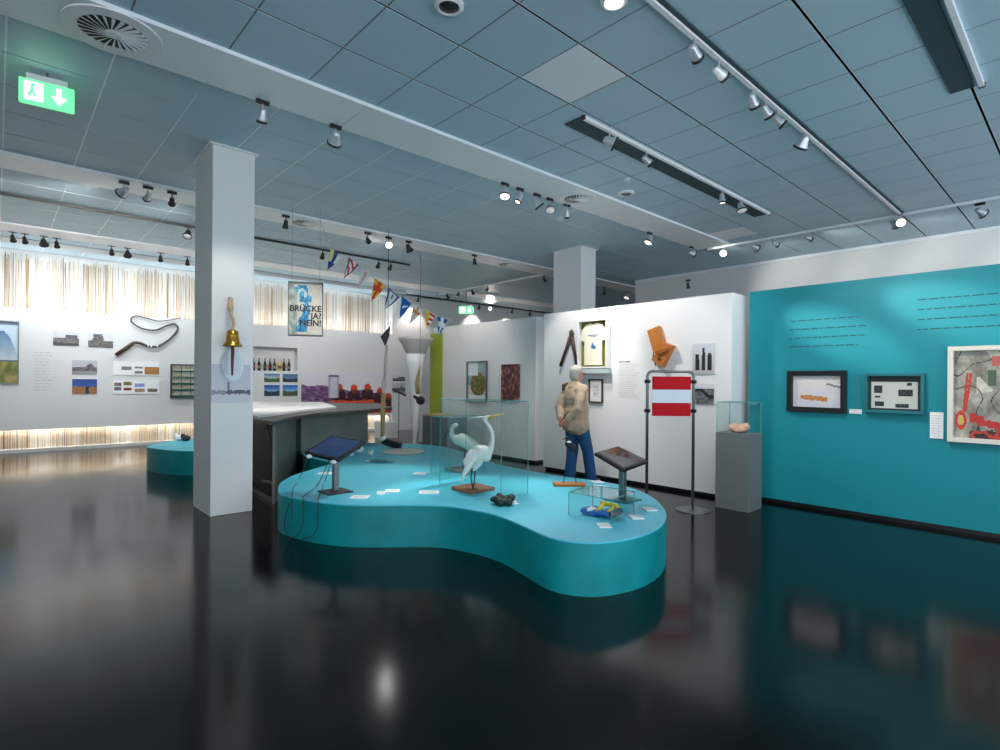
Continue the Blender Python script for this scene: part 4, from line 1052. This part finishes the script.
# swirl diffusers
def diffuser(p, R_, lab):
    R_ *= .86
    t = thing('ceiling_vent', p, lab, 'air vent')
    z = p.z
    MB().lathe([(R_ * .68, -.002), (R_, -.002), (R_ * .99, -.012), (R_ * .72, -.016), (R_ * .68, -.012)], p, 48).build('ring', M_white, t)
    MB().lathe([(0, -.001), (R_ * .69, -.001), (R_ * .69, -.004), (0, -.004)], p, 40).build('duct', M_black, t)
    m = MB()
    for k in range(24):
        a = 2 * PI * k / 24; a2 = a + .35
        i0 = V((math.cos(a), math.sin(a), 0)) * R_ * .12; o0 = V((math.cos(a2), math.sin(a2), 0)) * R_ * .69; i1 = V((math.cos(a + .1), math.sin(a + .1), 0)) * R_ * .12; o1 = V((math.cos(a2 + .11), math.sin(a2 + .11), 0)) * R_ * .69
        m.slab([p + i0 - V((0, 0, .012)), p + o0 - V((0, 0, .012)), p + o1 - V((0, 0, .02)), p + i1 - V((0, 0, .02))], (0, 0, -1), .003)
    m.lathe([(0, -.01), (R_ * .16, -.01), (R_ * .16, -.024), (0, -.026)], p, 20)
    m.build('swirl_blades', M_white, t)
ZS = CZ - .03
def on_strip(px, k):
    d = ray(px, 200); yy = (strips[k][0] + strips[k][1]) / 2; return V((yy * d.x / d.y, yy, ZS))
diffuser(on_strip(112, 0), .36, 'large round swirl air vent in the top left of the ceiling')
diffuser(on_strip(577, 0), .3, 'round swirl air vent on the pale strip right of the five spotlights')
diffuser(on_strip(305, 1), .32, 'round swirl air vent on the second pale strip left of the pennants')
diffuser(on_strip(508, 1), .3, 'small looking round air vent on the second pale strip near the back')
def disc(px, py, R_, lab, mt, name, inner=None):
    p = PZ(px, py, CZ); t = thing(name, p, lab, 'ceiling fitting')
    MB().lathe([(0, -.001), (R_, -.001), (R_, -.02), (R_ * .75, -.03), (R_ * .7, -.02), (0, -.02)], p, 32).build('ring', mt, t)
    if inner: MB().lathe([(0, -.02), (R_ * .68, -.02), (R_ * .4, -.034), (0, -.036)], p, 24).build('insert', inner, t, smooth=True)
disc(449, 4, .1, 'round downlight with a black centre and white ring near the top edge', M_white, 'downlight', M_black)
disc(626, 192.5, .11, 'white round disc on the ceiling right of the vent with a dark centre', M_white, 'ceiling_speaker', M_grey)
disc(627, 178.5, .04, 'tiny white button on the ceiling above the round disc', M_white, 'smoke_detector')
disc(614, -1, .09, 'bright white round downlight cut by the top edge', M_white, 'downlight', M_lens)

# exit signs
def exit_sign(c, right, w, h, lab, dirn):
    right = V(right).normalized(); fr = Fr(c - right * w / 2 - V((0, 0, h / 2)), right)
    t = thing('exit_sign', c, lab, 'exit sign')
    MB().box(fr.p(w / 2, h / 2, -.03), (w, h, .06), basis=(fr.r, fr.u, fr.n)).build('light_box', M_exit, t, bevel=.004)
    MB().box(fr.p(w / 2, h + .025, -.03), (w * .75, .05, .07), basis=(fr.r, fr.u, fr.n)).build('housing', M_white, t, bevel=.004)
    bs = (fr.r, fr.u, fr.n); m = MB()
    m.box(fr.p(w * .26, h * .5, .002), (w * .34, h * .78, .003), basis=bs)
    ax = w * .72
    m.box(fr.p(ax, h * .64, .002), (w * .09, h * .42, .003), basis=bs)
    m.slab([fr.p(ax - w * .14, h * .46, .001), fr.p(ax, h * .12, .001), fr.p(ax + w * .14, h * .46, .001)], fr.n, .003)
    m.build('pictogram', M_exitw, t)
    m = MB(); m.tube([fr.p(w * .24, h * .74, .006), fr.p(w * .23, h * .5, .006), fr.p(w * .17, h * .24, .006)], .012, 6); m.tube([fr.p(w * .23, h * .5, .006), fr.p(w * .3, h * .26, .006)], .01, 6); m.ell(fr.p(w * .26, h * .78, .006), (.014,) * 3, n=8, m=6)
    m.build('running_figure', M_exit, t)
    if c.z + h / 2 + .05 < CZ: 
        p = fr.p(w / 2, h + .05, -.03); MB().cyl(p, V((p.x, p.y, CZ)), .008, None, 6).build('rod', M_steel, t)
ec = PZ(47, 92, CZ - .17); exit_sign(V((ec.x, ec.y, CZ - .19)), (1, -.12, 0), .36, .19, 'glowing green exit sign with a white arrow hanging in the top left', 1)
ec2 = PD(466, 310, 15.2); exit_sign(V((ec2.x, ec2.y, ec2.z)), r0, .4, .2, 'far green exit sign glowing beyond the last pennant', 1)

# spotlights
proto_parts = {}
def make_proto():
    g = MB(); g.box((0, 0, -.02), (.15, .035, .04)); pr = {}
    pr['track_adapter'] = (g, M_black, None)
    return pr
spot_meshes = {}; PK = .55
def sm(key, fn, mt, smooth=False):
    if key not in spot_meshes:
        m = MB(); fn(m); o = m.build(key, mt, None, smooth=smooth); me = o.data; bpy.data.objects.remove(o); spot_meshes[key] = me
    return spot_meshes[key]
def child(name, me, parent, loc=(0, 0, 0), quat=None):
    o = bpy.data.objects.new(name, me); col.objects.link(o); o.parent = parent; o.location = loc
    if quat is not None: o.rotation_mode = 'QUATERNION'; o.rotation_quaternion = quat
    return o
def spotlight(p, aim, lab, kind='a', lit=True, axis='A', power=0, size=50, color=(1, .96, .9), blend=.6, group='track spotlights', sc=1.0, dark=False, oval=None):
    t = thing('track_spotlight', p, lab, 'spotlight', group)
    t.rotation_euler = (0, 0, 0 if axis == 'A' else PI / 2)
    rot = Matrix.Rotation(0 if axis == 'A' else PI / 2, 3, 'Z')
    t.scale = (.76,) * 3
    child('track_adapter', sm('adapter', lambda m: m.box((0, 0, -.022), (.15, .04, .044)), M_black), t)
    sfx = '_d' if dark else ''
    mt = M_dark if dark else M_silver
    child('arm', sm('arm' + sfx, lambda m: (m.cyl((0, 0, -.04), (0, 0, -.15), .012, None, 8), m.ell((0, 0, -.155), (.022,) * 3, n=10, m=6)), mt), t)
    piv = V((0, 0, -.165))
    wp = V(p) + piv * .76; d = (V(aim) - wp).normalized()
    dl = rot.inverted() @ d
    q = dl.to_track_quat('-Z', 'Y')
    if kind == 'a':   # slim cylinder with black band
        me = sm('head_a' + sfx, lambda m: m.lathe([(0, .07), (.03, .065), (.04, .04), (.042, -.02), (.052, -.05), (.055, -.1), (.05, -.1), (.04, -.05), (0, -.045)], (0, 0, 0), 20), mt, True); lr, lz = .046, -.085
    else:             # wide bell
        me = sm('head_b' + sfx, lambda m: m.lathe([(0, .09), (.035, .085), (.05, .05), (.06, 0), (.09, -.07), (.095, -.09), (.085, -.09), (.05, -.03), (0, -.03)], (0, 0, 0), 24), mt, True); lr, lz = .08, -.075
    hd = child('lamp_head', me, t, piv, q)
    child('rim', sm('rim_' + kind, lambda m: m.lathe([(lr + .009, lz + .012), (lr + .016, lz + .006), (lr + .016, lz - .014), (lr + .004, lz - .018), (lr + .002, lz)], (0, 0, 0), 24), M_black, True), hd)
    child('lens', sm('lens_' + kind + str(lit), lambda m: m.lathe([(0, lz), (lr, lz), (lr, lz - .006), (0, lz - .01)], (0, 0, 0), 20), M_lens if lit else M_lensoff, True), hd)
    if power:
        ld = bpy.data.lights.new('spot_beam', 'SPOT'); ld.energy = power * PK; ld.spot_size = math.radians(size); ld.spot_blend = blend; ld.color = color; ld.shadow_soft_size = .1
        lo = bpy.data.objects.new('spot_beam', ld); col.objects.link(lo); lo.location = wp + d * .12; lo.rotation_mode = 'QUATERNION'; lo.rotation_quaternion = d.to_track_quat('-Z', 'Y')
        if oval: lo.scale = (oval[0], oval[1], 1)
    return t
def C(px, py, z=CZ): return PZ(px, py, z)
def yline(px, Y, z=CZ):  # point on ceiling line Y = const seen at column px
    d = ray(px, 200); return V((Y * d.x / d.y, Y, z))
def xline(px, X, z=CZ):
    d = ray(px, 200); return V((X, X * d.y / d.x, z))
colp = V((cxf + .22, cyf, 2.0))
heron = V((nr.x + .2, nr.y + .4, .9))
spots = []
# along the near pale strip
spotlight(yline(262, 5.15, ZS), colp + V((0, 0, -.1)), 'silver spotlight on the near pale strip just right of the near column, aimed down', 'a', power=130, size=50, color=(1, .94, .88))
spotlight(yline(335, 5.15, ZS), rd((-3.9, 9.2), 1.0), 'wide silver spotlight on the near pale strip, second right of the near column', 'b', power=600, size=38)
aims = [(heron, 'b', True, 620), (PZ(360, 480, PH), 'a', True, 640), (V((6.9, 4.2, 1.6)), 'b', False, 420), (PZ(590, 500, PH), 'b', False, 380), (V((6.9, 5.6, 1.6)), 'a', True, 380)]
for i, (x, (am, kd, lt, pw_)) in enumerate(zip((505, 520, 537, 550, 567), aims)):
    spotlight(yline(x, 5.15, ZS), am, 'silver spotlight, %s from the left in the row of five on the near pale strip' % ords[i], kd, lt, power=pw_, size=40 if i in (0, 1, 3) else 66)
for x, am, lab, pw_ in ((650, V((6.9, 5.6, 1.7)), 'twin looking silver spotlight on the near pale strip above the partition', 160), (692, V((11.9, 3.5, 3.2)), 'silver spotlight at the far end of the near pale strip', 80)):
    spotlight(yline(x, 5.15, ZS), am, lab, 'b', True, power=pw_, size=80)
# right track Y=2.03
tl = [(693, PX(832, 336, TXW), 'a', 60), (718, PX(965, 312, TXW), 'a', 60), (752, V((TXW, 2.0, 1.3)), 'a', 90), (765, V((TXW, 1.2, 1.4)), 'a', 90), (777, V((TXW, -.1, 1.3)), 'a', 120), (803, V((PXW, 3.9, 1.5)), 'b', 130)]
for i, (x, am, kd, pw_) in enumerate(tl):
    spotlight(yline(x, 2.03), am, 'silver spotlight, %s from the left of six on the long right track' % ords[i], kd, True, power=pw_ * 1.6, size=62, blend=.9)
spotlight(yline(901, 2.03), V((5.5, .9, 1.2)), 'brightly lit spotlight facing the viewer at the end of the long right track', 'b', True, power=110, size=70)
spotlight(xline(894, 10.0), V((11.9, 1.2, 3)), 'round silver spotlight just below the bright one at the end of the long right track', 'b', False, axis='B', power=60, size=95)
# mid track
yy = (PZ(584, 115, CZ).y + PZ(769, 213, CZ).y) / 2
for i, (x, am, kd, pw_) in enumerate(((609, PX(966, 311, TXW), 'b', 950), (646, PX(834, 334, TXW), 'a', 600), (722, PZ(740, 500), 'a', 60), (741, V((TXW, 2.6, 1.5)), 'b', 60))):
    spotlight(yline(x, yy), am, 'silver spotlight, %s from the left of four on the short mid ceiling track' % ords[i], kd, i != 3, power=pw_, size=65 if i > 1 else (19 if i == 0 else 22), blend=.9 if i > 1 else .35, oval=None if i > 1 else (1.0, .42))
# cross track X=10
for i, (x, am, lt, pw_) in enumerate(((724, V((4, 2.8, .6)), True, 70), (755, V((11.9, 3.6, 3.2)), False, 50), (775, V((11.9, 2.8, 3.0)), False, 0), (808, V((11.9, 2, 3.2)), False, 50))):
    spotlight(xline(x, 10.0), am, ('brightly glowing spotlight above the right end of the partition' if i == 0 else 'small dim spotlight, %s right of the glowing one over the partition' % ords[i - 1]), 'b' if i < 2 else 'a', lt, axis='B', power=pw_, size=50 if i == 0 else 95)
spotlight(C(980, 203), V((11.9, 0, 3)), 'twin silver spotlight at the right edge of the picture', 'b', True, axis='B', power=50, size=95)
spotlight(V((11.7, PX(688, 275, 11.7).y, CZ - .2)), V((11.9, 6.4, 3)), 'small black spotlight in front of the white wall top', 'a', False, axis='B', dark=True)
# second strip
for x, kd, lt, lab, am, pw_ in ((124, 'b', True, 'wide spotlight on the second pale strip, leftmost of three left of the near column', V((-1.5, 14, 1.5)), 300),
    (148, 'a', True, 'slim spotlight on the second pale strip, middle of three left of the near column', V((1.0, 14, 1.4)), 200),
    (172, 'a', False, 'dark spotlight on the second pale strip, nearest the near column of three', V((2.6, 14, 1.6)), 200),
    (286, 'a', False, 'dark hanging spotlight on the second pale strip beside the round vent', rd((-4.1, 9.6), 1.0), 420),
    (368, 'a', False, 'dark spotlight left of the bright lamp on the second pale strip', V((9.5, 14.2, 2.0)), 45),
    (389, 'b', True, 'bright lamp facing the viewer on the second pale strip above the pennants', V((3.2, 4.5, 1)), 25),
    (409, 'b', False, 'grey spotlight right of the bright lamp on the second pale strip', V((7.25, 9.0, 1.6)), 140),
    (475, 'a', False, 'small black spotlight alone on the second pale strip', V((7.25, 8.2, 1.6)), 110),
    (605, 'a', False, 'small black spotlight in the gap right of the far column', V((12, 9.5, 1)), 0),
    (628, 'b', True, 'small bright lamp in the gap at the left end of the white wall', V((12, 9, 2)), 60)):
    spotlight(yline(x, 8.5 if x < 500 else 8.95, ZS), am, lab, kd, lt, power=pw_, size=85, dark=not lt)
# third strip
for i, x in enumerate((13, 25, 44, 57, 112, 128, 161, 188)):
    spotlight(yline(x, 12.85), V((yline(x, 12.9).x + .3, 14.3, 2.6)), 'dark spotlight, %s from the left of eight along the glowing left wall' % ords[i], 'b' if i in (2, 5) else 'a', False, dark=True, power=50, size=100, color=(.92, .97, 1))
for i, x in enumerate((323, 379, 391)):
    spotlight(yline(x, 10.3), V((yline(x, 10.3).x + 1, 14.2, 1.2)), 'dark spotlight, %s from the left of three under the dark track by the pennants' % ords[i], 'a', False, dark=True, power=150, size=70)
for i, x in enumerate((448, 459, 473, 488, 545)):
    spotlight(xline(x, 9.6), V((7.7 if i % 2 else 12, xline(x, 9.6).y, 1)), 'tiny dark spotlight, %s from the left of five on the slanting track at the back' % ords[i], 'a', False, axis='B', dark=True, power=60, size=90)
for i, x in enumerate((419, 480, 491, 513, 531)):
    spotlight(yline(x, 13.85), V((yline(x, 13.9).x, 14.6, 1.5)) if i != 2 else V((4, 4, 0)), ('tiny glowing spotlight high at the back between dark ones' if i == 2 else 'tiny dark spotlight, %s of five high along the back wall' % ords[i]), 'a' if i != 2 else 'b', i == 2, dark=i != 2, power=100, size=100, color=(1, .86, .8))
spotlight(C(188, 226), V((1.5, 9, 1)), 'dark spotlight partly hidden by the left face of the near column', 'b', False, dark=True)

# ------------------------------------------------------------------ the visitor
def person():
    D = 8.0
    g = V((*(PD(575.5, 480, D).xy), 0)); rz = -PI / 2 - math.radians(6)
    t = thing('person', g, 'grey haired man in a beige jacket and blue jeans, hands clasped behind his back', 'person', rz=rz)
    # local frame: +y the way he faces, +x his right hand side, metres
    L = lambda *p: V(p)
    def seg(m, pts, rs, **k):
        for i in range(len(pts) - 1): m.cap(pts[i], pts[i + 1], rs[i], rs[i + 1], 14, **k)
    sh = 1.375
    Rsh, Lsh = L(.155, -.03, sh), L(-.155, -.03, sh)
    Rel, Lel = L(.21, -.17, 1.11), L(-.19, -.16, 1.11)
    Rwr, Lwr = L(.07, -.27, .93), L(-.05, -.26, .95)
    hips = [L(.09, 0, .9), L(-.09, 0, .9)]
    Rk, Lk = L(.11, .13, .5), L(-.10, .04, .5)
    Ra, La = L(.13, .20, .09), L(-.11, -.03, .09)
    m = MB()
    m.ell(L(0, .01, 1.615), (.074, .094, .112)); m.ell(L(0, .045, 1.575), (.06, .062, .075))
    m.cap(L(0, -.03, 1.38), L(0, .0, 1.54), .065, .056)
    m.cap(L(0, .13, 1.60), L(0, .105, 1.615), .01, .008); m.cap(L(0, .118, 1.585), L(0, .1, 1.63), .014, .01)   # nose
    for s_ in (-1, 1): m.ell(L(.076 * s_, 0, 1.605), (.012, .022, .032)); m.cap(L(.03 * s_, .092, 1.632), L(.045 * s_, .085, 1.632), .01, .01, 8)
    m.cap(L(-.018, .103, 1.553), L(.018, .103, 1.553), .009, .009, 8); m.ell(L(0, .085, 1.525), (.028, .022, .02))
    m.cap(L(0, 0, 1.32), L(0, .0, .98), .12, .13)
    for s_, Sh, El, Wr in ((1, Rsh, Rel, Rwr), (-1, Lsh, Lel, Lwr)):
        seg(m, [L(.05 * s_, -.02, 1.4), Sh, El, Wr], [.08, .055, .04, .026])
    for H_, K, An in ((hips[0], Rk, Ra), (hips[1], Lk, La)):
        seg(m, [H_, K, An], [.085, .055, .04])
    # hands: palm, four fingers, thumb, clasped behind the back
    for s_, Wr in ((1, Rwr), (-1, Lwr)):
        dx = -s_
        pc = Wr + L(dx * .045, -.01, -.03)
        m.cap(Wr, pc, .026, .03); m.cap(Wr + L(dx * .015, -.008, .0), pc + L(dx * .02, -.01, -.01), .028, .03)
        for k in range(4):
            b = pc + L(dx * .028, -.012 + (.004 if s_ > 0 else -.004), .022 - .019 * k); ln = (.03, .036, .034, .026)[k]
            p1 = b + L(dx * ln, -.004 * s_ - .004, -.008); p2 = p1 + L(dx * ln * .45, .02, -.012); 
            m.cap(b, p1, .0095, .009, 8); m.cap(p1, p2, .009, .0078, 8)
        tb = Wr + L(dx * .012, -.012, .018); m.cap(tb, tb + L(dx * .032, -.016, .022), .012, .01, 8); m.cap(tb + L(dx * .032, -.016, .022), tb + L(dx * .055, -.016, .014), .01, .008, 8)
    def hang(o): return o
    o = m.build('body', M_skin, t, local=True); remesh(o, .0065, 2)
    # trousers
    m = MB(); m.cap(L(.04, -.01, .97), L(-.04, -.01, .97), .125, .125); m.ell(L(0, -.03, .92), (.15, .1, .12))
    for (H_, K, An) in ((L(.085, 0, .9), Rk, Ra), (L(-.085, 0, .9), Lk, La)):
        seg(m, [H_, K, An + L(0, 0, -.03)], [.115, .083, .078])
    o = m.build('jeans', M_jeans, t, local=True); remesh(o, .011, 2)
    # jacket
    m = MB()
    m.ell(L(0, -.01, 1.26), (.2, .145, .2)); m.cap(L(.12, -.02, 1.365), L(-.12, -.02, 1.365), .095, .095)
    for s_ in (-1, 1): m.cap(L(.15 * s_, -.03, 1.385), L(.045 * s_, -.025, 1.455), .06, .055)
    m.ell(L(0, .01, 1.1), (.195, .15, .25)); m.ell(L(0, 0, .97), (.205, .165, .18)); m.cap(L(.07, -.01, .87), L(-.07, -.01, .87), .15, .15)
    m.lathe([(.0, .79), (.2, .79), (.205, .82), (.19, 1.1), (0, 1.12)], (0, 0, 0), 24, sy=.83)
    m.cap(L(0, -.035, 1.42), L(0, -.022, 1.488), .088, .07)
    for s_, Sh, El, Wr in ((1, Rsh, Rel, Rwr), (-1, Lsh, Lel, Lwr)):
        w2 = Wr + (El - Wr).normalized() * .045
        seg(m, [Sh, El, w2], [.08, .066, .052])
    o = m.build('jacket', M_jacket, t, local=True); remesh(o, .011, 2)
    for v in o.data.vertices:
        c_ = v.co; k = noise.noise(V((c_.x * 9, c_.y * 9, c_.z * 6))) + .5 * noise.noise(V((c_.x * 22, c_.y * 22, c_.z * 13))); v.co = c_ + v.normal * .017 * k
    # collar
    # hair: shell over the back of the skull
    m = MB(); m.ell(L(0, -.018, 1.638), (.083, .095, .105)); m.ell(L(0, -.04, 1.59), (.074, .07, .085))
    for s_ in (-1, 1): m.ell(L(.068 * s_, -.01, 1.64), (.014, .035, .035))
    o = m.build('hair', M_hair, t, local=True); remesh(o, .008, 2)
    for v in o.data.vertices: v.co = v.co + v.normal * .004 * noise.noise(v.co * 50)
    bm = bmesh.new(); bm.from_mesh(o.data)
    bmesh.ops.delete(bm, geom=[v for v in bm.verts if v.co.y > .055 and v.co.z < 1.69], context='VERTS'); bm.to_mesh(o.data); bm.free()
    # glasses, eyes
    m = MB()
    for s_ in (-1, 1):
        ring = [L(.034 * s_ + .022 * math.cos(a), .108, 1.618 + .016 * math.sin(a)) for a in [2 * PI * k / 12 for k in range(13)]]
        m.tube(ring, .0022, 5); m.tube([L(.056 * s_, .106, 1.62), L(.082 * s_, .04, 1.622), L(.086 * s_, -.01, 1.615)], .0022, 5)
    m.tube([L(-.012, .11, 1.62), L(.012, .11, 1.62)], .002, 5); m.build('glasses', M_dark, t, local=True)
    m = MB()
    for s_ in (-1, 1): m.ell(L(.032 * s_, .092, 1.617), (.012, .01, .009), n=10, m=6)
    m.build('eyes', M_white, t, local=True)
    for (An, dy) in ((Ra, 0), (La, 0)):
        m = MB(); m.ell(An + L(0, .06, -.045), (.048, .12, .045)); m.ell(An + L(0, -.02, -.04), (.042, .06, .05)); o = m.build('shoe', M_shoe, t, local=True)
        for v in o.data.vertices: v.co.z = max(v.co.z, .002)
        remesh(o, .01, 1)
    # the belt-hip pouch strap at the shoulder
    MB().tube([L(-.14, -.13, 1.38), L(-.16, -.1, 1.44), L(-.13, -.02, 1.47)], [.02, .03, .02], 8).build('shoulder_strap', M_darkwood, t, local=True)
person()

# ------------------------------------------------------------------ light and view
w = bpy.data.worlds.new('world'); scene.world = w; w.use_nodes = True
w.node_tree.nodes['Background'].inputs[0].default_value = (.8, .9, 1.0, 1); w.node_tree.nodes['Background'].inputs[1].default_value = 2.7
scene.cycles.caustics_reflective = False; scene.cycles.caustics_refractive = False
vs = scene.view_settings; vs.view_transform = 'Standard'; vs.look = 'None'; vs.exposure = 0.0; vs.gamma = 1; vs.use_curve_mapping = False
scene.cycles.transparent_max_bounces = 32
scene.display_settings.display_device = 'sRGB'
